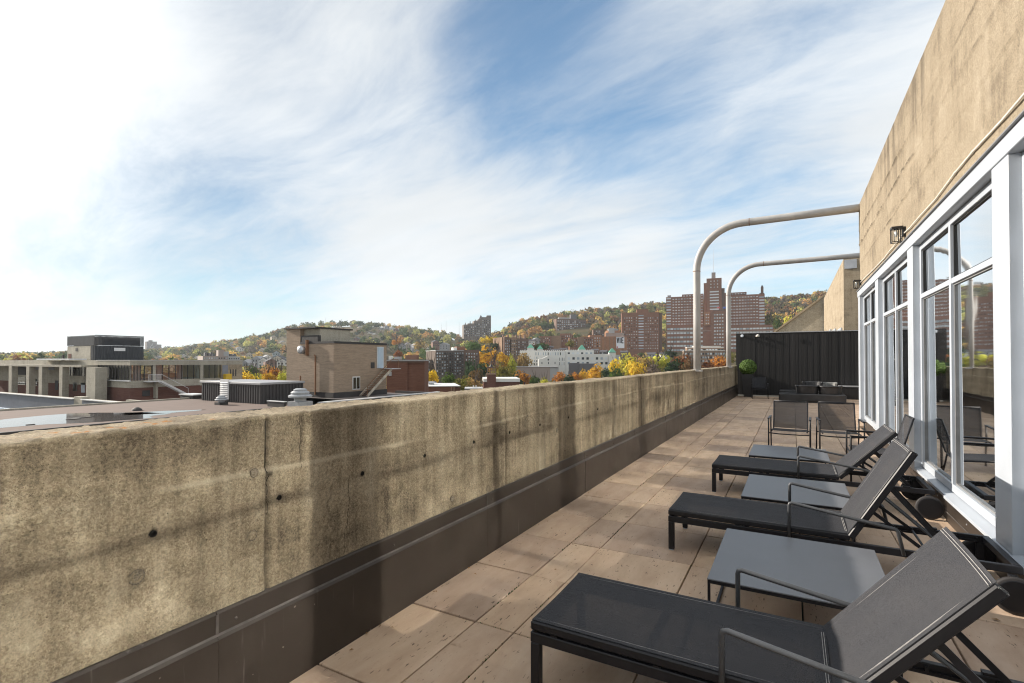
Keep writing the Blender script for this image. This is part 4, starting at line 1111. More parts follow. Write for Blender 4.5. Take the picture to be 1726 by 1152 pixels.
def corrugated(mb, a, b, z0, z1, pitch=0.30, depth=0.06, out=(0, -1)):
    """trapezoid sheet from plan point a to plan point b, ribs towards out"""
    a, b = np.array(a, float), np.array(b, float); L = np.linalg.norm(b - a); u = (b - a) / L; o = np.array(out, float)
    n = max(1, int(round(L / pitch))); p = L / n
    pts = []
    for k in range(n):
        for f, d in ((0.0, 0), (0.42, 0), (0.52, 1), (0.90, 1)): pts.append(a + u * (k + f) * p + o * d * depth)
    pts.append(b)
    vs = [(q[0], q[1], z0) for q in pts] + [(q[0], q[1], z1) for q in pts]
    m = len(pts)
    mb.add(vs, [(i, i + 1, m + i + 1, m + i) for i in range(m - 1)])
# --- brown gravel roof
XR1, XR0, YR1 = -35.7, -51.8, 26.6
rf = thing('gravel_roof_building', 'low building with a flat brown gravel roof and dark corrugated edge', 'building', (XR1, 18.0, ZRF))
MB().box(XR0 - XR1, 0.0, -30, YR1 - 18.0 + 8, -14, -0.02).build('body', M_TAR, rf)
MB().box(XR0 - XR1 + .3, -0.15, -29.8, YR1 - 18.0 + 7.9, -0.019, 0.0).build('gravel_roof', M_GRAVEL, rf)
mb = MB(); corrugated(mb, (0.02, -30), (0.02, YR1 - 18.0), -1.6, -0.26, 0.34, 0.07, (1, 0)); mb.build('corrugated_edge', M_SIDING, rf)
MB().box(-0.16, 0.12, -30, YR1 - 18.0, -0.25, 0.06).build('roof_edge', M_TAR, rf)
MB().box(XR0 - XR1, XR0 - XR1 + .3, -30, 12, -0.05, 0.12).build('roof_edge', M_CONC_G, rf)
rb = MB(); rb.box(-1.9, 0.13, YR1 - 18 - .1, YR1 - 18 + .12, -0.25, 0.42); rb.build('end_upstand', M_TAR, rf)
MB().box(-1.95, 0.18, YR1 - 18 - .14, YR1 - 18 + .16, 0.421, 0.48).build('upstand_cap', M_EDGE, rf)
m_water, nt, b = base_mat('rain_puddle', (0.10, 0.085, 0.075), 0.04, 0, 0.5)
bump(nt, b, noise_n(nt, geo_pos(nt), 3.0, 2, 0.5), 0.02, 0.01)
def puddle(c, ax, ay, rot, n=40, seed=1, label='', holes=True):
    rs = np.random.default_rng(seed); ph = rs.random(6) * 6.28
    pts = []
    for k in range(n):
        a = 2 * math.pi * k / n
        q = 1 + 0.16 * math.sin(2 * a + ph[0]) + 0.13 * math.sin(3 * a + ph[1]) + 0.08 * math.sin(5 * a + ph[2]) + 0.05 * math.sin(9 * a + ph[3])
        x, y = ax * q * math.cos(a), ay * q * math.sin(a)
        pts.append((x * math.cos(rot) - y * math.sin(rot), x * math.sin(rot) + y * math.cos(rot), 0))
    o = MB().extrude(pts, (0, 0, 0.004)).build('rain_puddle', m_water, None, loc=(c[0], c[1], ZRF + 0.002))
    o['label'] = label; o['category'] = 'puddle'
    return o
c1 = at_z(95, 708, ZRF); puddle((c1[0], c1[1]), 6.0, 3.4, R_(62), seed=4, label='large bright rain puddle on the brown gravel roof')
c2_ = at_z(268, 695.5, ZRF); puddle((c2_[0], c2_[1]), 2.4, 1.0, R_(75), seed=6, label='small narrow rain puddle right of the large one on the gravel roof')
for k, (px, py, w_, l_) in enumerate(((124, 706.8, .30, .55), (137, 704.6, .22, .75), (50, 716.5, .12, .25), (158, 697, .15, .35))):  # dark flecks; the first two paint a dark reflection in the puddle
    c = at_z(px, py, ZRF)
    o = MB().extrude([(math.cos(i * .9) * w_ * random.uniform(.6, 1.1), math.sin(i * .9) * l_ * random.uniform(.6, 1.1), 0) for i in range(7)], (0, 0, .03)).build('tar_patch', M_TAR, None, loc=(c[0], c[1], ZRF + .007))
    o['label'] = ['dark tar patch in the middle of the large puddle', 'second dark tar patch just right of the first in the puddle', 'small dark tar patch near the left end of the puddle', 'thin dark tar patch behind the large puddle'][k]; o['category'] = 'tar patch'
c = at_z(231, 692.5, ZRF)
o = MB().lathe([(0.35, 0), (.30, .12), (.12, .24), (.03, .26)], 9).build('roof_drain', M_TAR, None, loc=(c[0], c[1], ZRF)); o['label'] = 'small black dome drain on the brown gravel roof'; o['category'] = 'roof drain'
def mushroom_vent(px, py, r, label, base_m):
    c = at_z(px, py, ZRF)
    t = thing('mushroom_vent', label, 'roof vent', (c[0], c[1], ZRF), 0, 'mushroom vents on the roofs')
    MB().box(-r * .8, r * .8, -r * .8, r * .8, 0, r * .45).build('curb', base_m, t)
    MB().lathe([(r * .55, r * .46), (r * .55, r * .75), (r * 1.05, r * .82), (r * 1.1, r * .98), (r * .95, r * 1.08), (r * .8, r * 1.12)], 20).build('lower_hood', M_VENT, t, smooth=False)
    MB().lathe([(r * .8, r * 1.121), (r * .86, r * 1.3), (r * .72, r * 1.42), (r * .6, r * 1.45)], 20).build('upper_hood', M_VENT, t)
    MB().lathe([(r * .6, r * 1.451), (r * .62, r * 1.58), (r * .4, r * 1.68), (r * .1, r * 1.7)], 20).build('cap', M_VENT, t)
mushroom_vent(373, 682.5, 0.46, 'small white mushroom vent on the brown roof before the corrugated box', M_TAR)
mushroom_vent(506, 684.5, 0.86, 'large white mushroom vent between the corrugated box and the brick penthouse', M_VENT)
# --- corrugated plant box
bx0, bx1, by0, by1 = at_z(340, 676, ZRF)[0], at_z(439, 682, ZRF)[0], 27.6, 0
bx1 = -40.0; by0 = 27.55
d = ray(340, 640); bx0 = d[0] / d[1] * by0
d = ray(511, 640); by1 = d[1] / d[0] * bx1
zt_box = at(439, 645.5, math.hypot(bx1, by0))[2]
bxo = thing('plant_box', 'dark corrugated metal plant room box on the neighbouring roof', 'plant room', (bx1, by0, ZRF))
MB().box(bx0 - bx1 + .1, -.1, .1, by1 - by0, -0.6, zt_box - ZRF - .05).build('core', M_TAR, bxo)
mb = MB(); corrugated(mb, (bx0 - bx1, 0), (0, 0), -0.6, zt_box - ZRF - .2, 0.34, 0.07, (0, -1)); corrugated(mb, (0, 0), (0, by1 - by0), -0.6, zt_box - ZRF - .2, 0.34, 0.07, (1, 0)); mb.build('corrugated_cladding', M_SIDING, bxo)
MB().box(bx0 - bx1 - .12, .14, -.14, by1 - by0 + .1, zt_box - ZRF - .2, zt_box - ZRF).build('roof_cap', varied('grey_roof_cap', (0.30, 0.30, 0.31), 0.5, 0.1), bxo, bev=.03)
xl = (ray(374, 655)[0] / ray(374, 655)[1]) * by0 - bx1; xr = (ray(388, 655)[0] / ray(388, 655)[1]) * by0 - bx1
lv = MB().box(xl, xr, -.16, -.09, 0.25, 2.05).build('louvre_vent', M_EDGE, bxo)
for k in range(9): MB().extrude([(xl + .06, -.165, .35 + k * .18), (xl + .06, -.24, .30 + k * .18), (xl + .06, -.235, .28 + k * .18), (xl + .06, -.165, .32 + k * .18)], (xr - xl - .12, 0, 0)).build('blade', M_EDGE, lv)
hb = at_z(331, 672, ZRF)
hatch = thing('roof_hatch', 'low dark roof hatch with pale rim beside the corrugated box', 'roof hatch', (hb[0] - .4, hb[1], ZRF))
MB().box(-1.3, .9, -.6, .6, 0, .34).build('curb', M_TAR, hatch); MB().box(-1.4, 1.0, -.7, .7, .341, .44).build('lid', M_EDGE, hatch)
# --- tan brick penthouse with chimney block, ladder stair and doors
bcx, bcy = -39.75, 35.2
zt_b = at(561, 577, math.hypot(bcx, bcy))[2]
d = ray(483, 600); bxl = d[0] / d[1] * bcy
d = ray(651.5, 600); byr = d[1] / d[0] * bcx
bp = thing('brick_penthouse', 'tan brick rooftop penthouse with a chimney block and outside metal stair', 'building', (bcx, bcy, ZRF))
H = zt_b - ZRF
d = ray(506, 600); xch = d[0] / d[1] * bcy - bcx
MB().box(bxl - bcx, 0, 0, byr - bcy, -8, H - .12).build('brick_wall', M_BRICK_T, bp)
MB().box(xch + .002, 0.04, -.04, byr - bcy + .04, H - .119, H + .10).build('roof_edge', M_TAR, bp)
zc2 = at(500, 556, math.hypot(bxl, bcy))[2] - ZRF
d = ray(537, 600); ych = 3.0
chb = MB().box(bxl - bcx - .002, xch, -.003, 4.6, H - .6, zc2).build('chimney_block', M_BRICK_T, bp)
MB().box(xch + .001, xch + 2.4, .5, 4.5, H + .101, zc2 - .02).build('chimney_side', M_CONC_G, chb)
MB().box(bxl - bcx - .2, xch + 2.5, -.2, 4.8, zc2 + .002, zc2 + .14).build('chimney_cap', M_TAR, chb)
MB().box(xch + .1, xch + 2.6, .02, .42, H + .101, H + .75).build('tar_upstand', M_TAR, bp)
MB().box(xch, .05, -.05, byr - bcy + .05, -.12, .55).build('base_membrane', M_TAR, bp)
# round exhaust hood, drain pipe
o = MB(); o.lathe([(0.42, 0), (.45, .25), (.40, .42), (.2, .5)], 14); o = o.build('exhaust_hood', M_STEEL, bp, smooth=True); o.rotation_euler = (math.pi / 2, 0, 0)
d = ray(511, 600); xh = d[0] / d[1] * bcy - bcx; zh = at(511, 590, math.hypot(xh + bcx, bcy))[2] - ZRF; o.location = (xh, -.02, zh)
d = ray(533, 600); xp_ = d[0] / d[1] * bcy - bcx
MB().tube([(xp_, -.12, .3), (xp_, -.12, 4.2), (xp_ - .15, -.12, 4.3)], .07, 8).build('drain_pipe', M_RUST, bp)
d = ray(519, 600); xp_ = d[0] / d[1] * bcy - bcx
MB().tube([(xp_, -.9, 0), (xp_, -.9, 2.2)], .08, 8).build('vent_pipe', M_RUST, bp)
MB().box(xh + .7, xh + .85, -.3, -.003, zh - .6, zh + 1.0).build('wall_bracket', M_RUST, bp)
def yr(px): dd = ray(px, 600); return dd[1] / dd[0] * bcx - bcy
def zr_(px, py): dd = ray(px, py); t_ = bcx / dd[0]; return EYE + dd[2] * t_ - ZRF
dr = MB().box(.001, .07, yr(635), yr(646), zr_(640, 621), zr_(640, 585)).build('upper_door', M_DOORGREY, bp)
MB().box(.071, .10, yr(636.5), yr(644.5), zr_(640, 620.5), zr_(640, 586.5)).build('door_panel', M_PALEBLUE, dr)
w_ = MB().box(.001, .06, yr(594), yr(606.5), zr_(600, 657), zr_(600, 635)).build('window', M_EDGE, bp)
for (q0, q1) in ((595, 599.5), (600.5, 605.5)): MB().box(.061, .075, yr(q0), yr(q1), zr_(600, 655.5), zr_(600, 636.5)).build('pane', M_DKGLASS, w_)
MB().box(.001, .05, yr(625), yr(631), zr_(628, 621), zr_(628, 611)).build('louvre', M_TAR, bp)
# stair: two stringers and treads running down towards the camera
ya, za = yr(646), zr_(650, 622); yb, zb = yr(604), zr_(604, 668)
st = MB()
for xx in (0.25, 1.25):
    st.bar((xx, ya, za), (xx, yb, zb), .06, .26)
so = st.build('stair', varied('rusty_white_steel', (0.45, 0.40, 0.33), 0.7, 0.4, 2.0), bp)
for k in range(15):
    f = (k + .5) / 15
    MB().box(.28, 1.22, ya + (yb - ya) * f - .14, ya + (yb - ya) * f + .14, za + (zb - za) * f + .02, za + (zb - za) * f + .06).build('tread', M_RUST, so)
MB().box(.1, 1.6, ya - .4, ya + 1.1, za - .02, za + .05).build('landing', M_STEEL, so)
MB().tube([(1.27, ya + 1, za), (1.27, ya + 1, za + 1.05), (1.27, ya, za + 1.05), (1.27, yb, zb + 1.0), (1.27, yb, zb)], .035, 6).build('handrail', M_RUST, so)
# roof below the penthouse, its pale edged parapet
pr_ = thing('membrane_roof_building', 'black membrane roof with pale metal edge in front of the brick penthouse', 'building', (-34.0, 29.4, ZRF))
MB().box(-15, 0, -.6, 15.3, -14, -.02).build('body', M_BRICK_D, pr_)
MB().box(-14.9, -.3, -.5, 15.1, -.019, .0).build('membrane', varied('dusty_membrane', (0.13, 0.11, 0.10), 0.9, 0.3, 0.6), pr_)
MB().box(-.32, .04, -.6, 15.3, -.45, .24).build('parapet', M_TAR, pr_); MB().box(-.36, .08, -.62, 15.4, .241, .32).build('metal_edge', M_EDGE, pr_)
MB().box(-6, -.33, 14.95, 15.3, .0, .25).build('end_parapet', M_TAR, pr_)

# --- pool building with concrete frame, glazed storey and brick base
PCX, PCY = -91.4, 40.6
R0 = math.hypot(PCX, PCY)
def pxx(px): dd = ray(px, 600); return dd[0] / dd[1] * PCY - PCX        # along the front (-y) face
def pyy(px): dd = ray(px, 600); return dd[1] / dd[0] * PCX - PCY        # along the side (+x) face
def pz(py): return at(220, py, R0)[2]
pool = thing('pool_building', 'flat concrete building with a glazed pool storey and deep concrete frame', 'building', (PCX, PCY, 0))
ZT_, ZG1, ZG0, ZC0 = pz(608), pz(616.2), pz(642.3), pz(654.5)
YE, XL_, XPI = pyy(373), -62.0, pxx(165)
MB().box(XPI, 0, 0, YE, -19, ZC0 - .002).build('brick_base', M_BRICK_D, pool)
MB().box(XPI, .05, -.05, YE, ZC0, ZG0 - .001).build('concrete_band', M_CONC_G, pool)
MB().box(XPI - 60, .15, -.15, YE + 4.0, ZG1 + .001, ZT_).build('roof_slab', M_CONC_G, pool)
MB().box(XPI, .22, -.22, YE + 4.0, ZT_ + .001, ZT_ + .08).build('roof_trim', M_EDGE, pool)
MB().box(XPI, .12, -.25, -.051, ZG0 - .12, ZG0 + .06).build('window_sill', M_EDGE, pool)
MB().box(XPI, -.4, .4, YE, ZG0 + .001, ZG0 + .06).build('pool_deck', M_EDGE, pool)
MB().box(-11, -1.6, 1.6, YE - 2, ZG0 + .061, ZG0 + .075).build('pool_water', M_BLUE, pool)
for yy in (.5, 9.9): MB().box(-13, -12.6, yy, yy + 1.1, ZG0 + .07, ZG1).build('inner_pier', M_INNER, pool)
MB().box(-13, -12.7, .5, YE, ZG0 + .07, ZG0 + .8).build('inner_wall', M_INNER, pool)
MB().box(-12.6, -.5, YE - .3, YE - .05, ZG0 + .07, ZG1).build('inner_wall', M_INNER, pool)
for k, yy in enumerate((2.2, 5.6, 9.0, 12.2)): MB().box(-4.2, -3.6, yy, yy + .7, ZG0 + .07, ZG1).build('inner_column', M_PALEBLUE, pool)
for k, xx in enumerate((-3.0, -7.5)): MB().box(xx, xx + .7, 2.0, 2.5, ZG0 + .07, ZG1).build('inner_column', M_PALEBLUE, pool)
# front glazing
def glaze_front(x0, x1, n):
    for k in range(n):
        a, b_ = x0 + (x1 - x0) * k / n, x0 + (x1 - x0) * (k + 1) / n
        w_ = MB().box(a + .04, b_ - .04, .05, .07, ZG0 + .02, ZG1 - .02).build('pane', M_CLGLASS, pool)
        MB().box(a - .045, a + .045, -.01, .12, ZG0 + .001, ZG1 - .001).build('glazing_bar', M_TAR, w_)
glaze_front(XPI + .05, -.06, 11)
def glaze_side(y0, y1, n):
    for k in range(n):
        a, b_ = y0 + (y1 - y0) * k / n, y0 + (y1 - y0) * (k + 1) / n
        w_ = MB().box(-.07, -.05, a + .04, b_ - .04, ZG0 + .02, ZG1 - .02).build('pane', M_CLGLASS, pool)
        MB().box(-.12, .01, a - .05, a + .05, ZG0 + .001, ZG1 - .001).build('glazing_bar', M_TAR, w_)
ys_d0, ys_d1, ys_p0, ys_p1 = pyy(243), pyy(257), pyy(337.5), pyy(342.5)
glaze_side(.05, ys_d0 - .05, 4); glaze_side(pyy(263), ys_p0 - .05, 7); glaze_side(ys_p1 + .05, YE - .06, 3)
MB().box(-.4, .10, ys_p0, ys_p1, ZG0 - 1.2, ZG1).build('concrete_pier', M_CONC_G, pool)
MB().box(-.4, .10, pyy(257.5), pyy(262.5), ZG0 - .3, ZG1).build('concrete_pier', M_CONC_G, pool)
dfr = MB(); dfr.box(-.1, .03, ys_d0, ys_d0 + .12, ZG0 - .5, ZG1 - .05); dfr.box(-.1, .03, ys_d1 - .12, ys_d1, ZG0 - .5, ZG1 - .05); dfr.box(-.1, .03, ys_d0 + .12, ys_d1 - .12, ZG1 - .2, ZG1 - .05)
do = dfr.build('glass_door', M_TAR, pool); MB().box(-.05, -.03, ys_d0 + .12, ys_d1 - .12, ZG0 + .0, ZG1 - .2).build('pane', M_CLGLASS, do)
MB().box(.06, .12, pyy(240), pyy(252.5), pz(669.5), pz(659.5)).build('grille', M_TAR, pool)
MB().box(-.6, .9, pyy(259), pyy(262), pz(674), pz(646)).build('stair_pier', M_CONC_G, pool)
# steel stair with landing and railings
stz0, stz1 = ZG0 - .15, pz(670)
y0_, y1_ = pyy(263), pyy(308)
sta = MB(); sta.bar((.6, y0_, stz0), (.6, y1_, stz1), .06, .28); sta.bar((1.7, y0_, stz0), (1.7, y1_, stz1), .06, .28)
sta = sta.build('stair', M_EDGE, pool)
for k in range(14):
    f = (k + .5) / 14; MB().box(.64, 1.66, y0_ + (y1_ - y0_) * f - .13, y0_ + (y1_ - y0_) * f + .13, stz0 + (stz1 - stz0) * f, stz0 + (stz1 - stz0) * f + .05).build('tread', M_EDGE, sta)
MB().box(.05, 1.8, pyy(241), y0_, stz0 - .1, stz0 + .02).build('landing', M_EDGE, sta)
MB().tube([(1.75, y1_, stz1 + .1), (1.75, y1_, stz1 + 1.1), (1.75, y0_, stz0 + 1.1), (1.75, pyy(241), stz0 + 1.1), (1.75, pyy(241), stz0)], .035, 6).build('railing', M_EDGE, sta)
for k in range(12): MB().box(1.74, 1.76, pyy(241) + (y0_ - pyy(241)) * k / 12, pyy(241) + (y0_ - pyy(241)) * k / 12 + .03, stz0 + .02, stz0 + 1.08).build('baluster', M_EDGE, sta)
# concrete end bay right of the glazing
MB().box(-1.2, .1, YE, YE + 4.0, -19, ZG1).build('end_wall', M_CONC_W, pool)
for k in range(3): MB().box(.101, .13, YE + 1.6 + k * .5, YE + 1.8 + k * .5, ZG0 + .3, ZG1 - .9).build('slot_window', M_TAR, pool)
MB().box(-.3, .14, YE + .15, YE + 1.2, ZG0 + .6, ZG1 - .1).build('grey_panel', M_BLUEGREY, pool)
yb_ = MB().box(.3, 1.2, YE + .2, YE + 1.3, ZG0 + .02 - .4, ZG0 + .75).build('yellow_bin', base_mat('yellow_paint', (0.65, 0.42, 0.02), 0.5)[0], None, bev=.05, loc=(PCX, PCY, 0)); yb_['label'] = 'small yellow bin beside the end wall of the pool building'; yb_['category'] = 'bin'
MB().box(.101, 1.6, YE - .2, YE + 4, ZG0 - .6, ZG0 - .4).build('ledge', M_CONC_G, pool)
# deep concrete frame on the left: piers and lintel with chamfered corners, recessed bays
FD = -2.3
MB().box(XPI - 60, XPI, FD + 4.0, FD + 4.3, -19, ZC0).build('recess_wall', M_BRICK_D, pool)
MB().box(XPI - 60, XPI, FD + 4.0, FD + 4.3, ZC0 + .001, ZG1).build('recess_upper_wall', M_CONC_G, pool)
MB().box(XPI - 60, XPI, FD, FD + 3.9, ZG1 - .35, ZG1 - .0005).build('frame_lintel', M_CONC_G, pool)
def fxx(px): dd = ray(px, 600); return dd[0] / dd[1] * (PCY + FD) - PCX
MB().box(fxx(145.5), fxx(161), FD, FD + 1.6, -9, ZG1 - .351).build('frame_pier', M_CONC_G, pool)
for (a, b_) in ((-30, -24), (15, 20), (44.5, 49.5), (65.5, 71), (100, 105.5), (-66, -60)):
    MB().box(fxx(a), fxx(b_), FD, FD + .9, -9, ZG1 - .351).build('frame_pier', M_CONC_G, pool)
for (a, b_, y0, y1, m) in ((106, 144, 618, 638, 'g'), (52, 92, 618, 628, 's'), (106, 144, 642, 655, 'c'), (52, 95, 640, 652, 'c'), (124, 131, 651, 668, 'w'), (138, 144, 651, 670, 'd'), (53, 64, 648, 662, 'w'), (94, 99, 649, 668, 'k'), (22, 44, 620, 640, 'k'), (20, 44, 645, 662, 'w')):
    x0, x1 = (ray(a, 600)[0] / ray(a, 600)[1]) * (PCY + FD + 4) - PCX, (ray(b_, 600)[0] / ray(b_, 600)[1]) * (PCY + FD + 4) - PCX
    mm = {'g': M_DKGLASS, 's': M_BLUEGREY, 'c': M_CONC_G, 'w': M_DKGLASS, 'd': M_DOORGREY, 'k': M_TAR}[m]
    o = MB().box(x0, x1, FD + 3.93, FD + 3.99, pz(y1), pz(y0)).build({'g': 'window_strip', 's': 'blind', 'c': 'concrete_band', 'w': 'window', 'd': 'door', 'k': 'dark_opening'}[m], mm, pool)
    if m == 'g':
        for k in range(9): MB().box(x0 + (x1 - x0) * k / 8 - .05, x0 + (x1 - x0) * k / 8 + .05, FD + 3.88, FD + 3.929, pz(y1), pz(y0)).build('glazing_bar', M_TAR, o)
# blue-grey sided lower wall before it
lw = thing('blue_grey_parapet', 'long blue-grey sided parapet with bright metal coping below the pool building', 'parapet', (0, 0, 0))
YL = 33.5
def lxx(px): dd = ray(px, 640); return dd[0] / dd[1] * YL
def lz(px, py): dd = ray(px, py); return EYE + dd[2] * YL / dd[1]
for (a, b_) in ((-150, 125), (138.5, 211)):
    zt_ = lz((max(a, 0) + b_) / 2, 667 if a < 0 else 676)
    mb = MB(); corrugated(mb, (lxx(a), YL), (lxx(b_), YL), zt_ - 3.1, zt_ - .12, .25, .03, (0, -1)); mb.build('siding', M_BLUEGREY, lw)
    MB().box(lxx(a), lxx(b_), YL - .25, YL + .3, zt_ - .119, zt_).build('coping', M_EDGE, lw)
MB().box(lxx(125) + .01, lxx(138.5) - .01, YL, YL + .9, -9, lz(130, 669)).build('concrete_pier', M_CONC_G, lw)
MB().box(lxx(-150), lxx(211), YL + .35, YL + 3.0, -12, lz(100, 674)).build('terrace', M_CONC_G, lw)
MB().box(lxx(211) + .01, lxx(330), YL + .1, YL + .6, -9, lz(260, 678)).build('kerb', M_CONC_G, lw)
MB().box(lxx(-150), lxx(110), YL + .4, YL + .6, -12, lz(50, 680)).build('lower_wall', M_BRICK_D, lw)
for k, (a, b_) in enumerate(((0, 19), (30, 50))): MB().box(lxx(a), lxx(b_), YL - .5, YL - .06, lz(20, 705), lz(20, 689)).build('awning_panel', M_PALEBLUE, lw)

# --- dark mechanical penthouse on the pool building roof
_mc = at(160, 600, 116.0)
MCX, MCY = float(_mc[0]), float(_mc[1])
Rm = math.hypot(MCX, MCY)
mp_ = thing('mechanical_penthouse', 'dark corrugated mechanical penthouse with open screen on the pool building roof', 'building', (MCX, MCY, ZT_ + .08))
def mx(px): dd = ray(px, 600); return dd[0] / dd[1] * MCY - MCX
def my(px): dd = ray(px, 600); return dd[1] / dd[0] * MCX - MCY
cpx = to_px(MCX, MCY, 2)[0]
def mz(py): return at(cpx, py, Rm)[2] - ZT_ - .08
xa = mx(114); yb2 = my(242)
MB().box(xa, -.05, .05, yb2, 0, mz(582.5)).build('lower_block', M_SIDING_B, mp_)
MB().box(xa, mx(153), -.05, .04, 0.001, mz(583)).build('concrete_panel', M_CONC_G, mp_)
mb = MB(); corrugated(mb, (mx(153) + .01, 0), (0, 0), 0, mz(582.5), .5, .06, (0, -1)); corrugated(mb, (0, 0), (0, yb2), 0, mz(582.5), .5, .06, (1, 0)); mb.build('lower_cladding', M_SIDING_B, mp_)
n1, n2 = 34, 44
for k in range(n1): MB().box(xa + (-xa) * k / n1 + .03, xa + (-xa) * (k + .86) / n1, -.10, -.02, mz(582) + .001, mz(566.5)).build('screen_slat', M_SIDING_B, mp_)
for k in range(n2): MB().box(.0, .08, yb2 * k / n2 + .03, yb2 * (k + .86) / n2, mz(582) + .001, mz(566)).build('screen_slat', M_SIDING_B, mp_)
MB().box(xa, 0.0, .9, 1.0, mz(582) + .001, mz(567.5)).build('inner_screen', M_TAR, mp_)
MB().box(-1.0, -.9, 1.2, yb2 - .2, mz(582) + .001, mz(567.5)).build('inner_screen', M_TAR, mp_)
MB().box(xa, .1, -.12, .0, mz(566.3) + .001, mz(565.3)).build('top_rail', M_SIDING_B, mp_); MB().box(-.02, .12, .01, yb2, mz(565.8) + .001, mz(564.6)).build('top_rail', M_SIDING_B, mp_)
MB().box(.081, .13, yb2 * .37, yb2 * .60, mz(591.5), mz(586)).build('louvre_window', M_EDGE, mp_)
MB().box(mx(128), mx(131.5), -.09, -.051, mz(592), mz(586.5)).build('vent_opening', M_TAR, mp_); MB().box(mx(116), mx(121), -.09, -.051, 0.01, mz(596)).build('door', M_BRICK_D, mp_)
rp = MB().box(xa - 3, -.5, -3.5, -1.0, .0, .25).build('roof_deck', M_EDGE, mp_)
sp = MB().box(PCX + pxx(81.5), PCX + pxx(82.8), PCY + 2, PCY + 2.3, ZT_ + .001, ZT_ + 1.1).build('stub_pipe', M_TAR, None); sp['label'] = 'short black stub pipe on the roof left of the mechanical penthouse'; sp['category'] = 'pipe'
# ================================================================== the town and the hills behind
PROTECT = []          # (px0, px1, ytop, ybottom, distance): woodland is kept from covering these
class Facade:
    """a vertical plane in the town; local x runs right along it, local y away from the terrace"""
    def __init__(s, px, dist, turn=0.0):
        s.px, s.R = px, dist
        c = at(px, 600, dist); s.C = c[:2]
        d = s.C / np.linalg.norm(s.C)
        a = math.atan2(-d[0], d[1]) + R_(turn)              # rotation of local x from world x
        s.rz = a; s.u = np.array([math.cos(a), math.sin(a)]); s.n = np.array([-math.sin(a), math.cos(a)])
        s.zb = float(ground_z(s.C[0], s.C[1])) - 4.0
    def hit(s, px, py, dep=0.0):
        dd = ray(px, py); o = s.C + s.n * dep
        t = (o @ s.n) / (dd[:2] @ s.n)
        p = dd[:2] * t
        return float((p - s.C) @ s.u), EYE + dd[2] * t - s.zb
    def x(s, px, dep=0.0): return s.hit(px, 600, dep)[0]
    def z(s, py, px=None, dep=0.0): return s.hit(s.px if px is None else px, py, dep)[1]
    def root(s, name, label, cat='building', group=None):
        return thing(name, label, cat, (s.C[0], s.C[1], s.zb), s.rz, group)
def paint(name, col, amount=0.14, scale=0.06, rough=0.85): return varied(name, col, rough, amount, scale)
M_FB = {'brown': brick_mat('far_brown_brick', (0.19, 0.125, 0.097), (0.165, 0.11, 0.086), (0.14, 0.10, 0.08), bw=2.0, bh=.7),
        'grey': brick_mat('far_grey_brown_brick', (0.155, 0.125, 0.105), (0.135, 0.108, 0.092), (0.14, 0.12, 0.10), bw=2.0, bh=.7),
        'tan': brick_mat('far_tan_brick', (0.30, 0.20, 0.135), (0.26, 0.175, 0.12), (0.25, 0.19, 0.14), bw=2.0, bh=.7),
        'red': brick_mat('far_red_brick', (0.285, 0.152, 0.104), (0.25, 0.132, 0.09), (0.25, 0.165, 0.12), bw=2.0, bh=.7),
        'orange': brick_mat('far_orange_brick', (0.38, 0.20, 0.12), (0.33, 0.175, 0.105), (0.30, 0.2, 0.13), bw=2.0, bh=.7),
        'white': paint('far_white_render', (0.70, 0.69, 0.65), 0.06), 'pgrey': paint('far_pale_grey_render', (0.40, 0.40, 0.40), 0.1),
        'dgrey': paint('far_dark_grey', (0.13, 0.125, 0.13), 0.2), 'roof': paint('far_slate_roof', (0.075, 0.072, 0.08), 0.3), 'green': paint('copper_green_roof', (0.16, 0.42, 0.30), 0.2),
        'stone': paint('far_grey_stone', (0.17, 0.145, 0.125), 0.25, 0.3), 'pinkgrey': paint('far_pinkish_grey', (0.34, 0.28, 0.25), 0.12)}
M_WD = base_mat('far_window_dark', (0.028, 0.034, 0.042), 0.18)[0]
M_WL = base_mat('far_window_blind', (0.62, 0.65, 0.67), 0.5)[0]
M_WM = base_mat('far_window_sky', (0.34, 0.40, 0.44), 0.25)[0]
M_BALC = base_mat('far_balcony_shade', (0.09, 0.075, 0.068), 0.8)[0]
_wcache = {}
def win_mesh(w, h, m):
    k = (round(w, 2), round(h, 2), m.name)
    if k not in _wcache:
        me = MB().box(-w / 2, w / 2, -.09, .06, -h / 2, h / 2).mesh('window'); me.materials.append(m); _wcache[k] = me
    return _wcache[k]
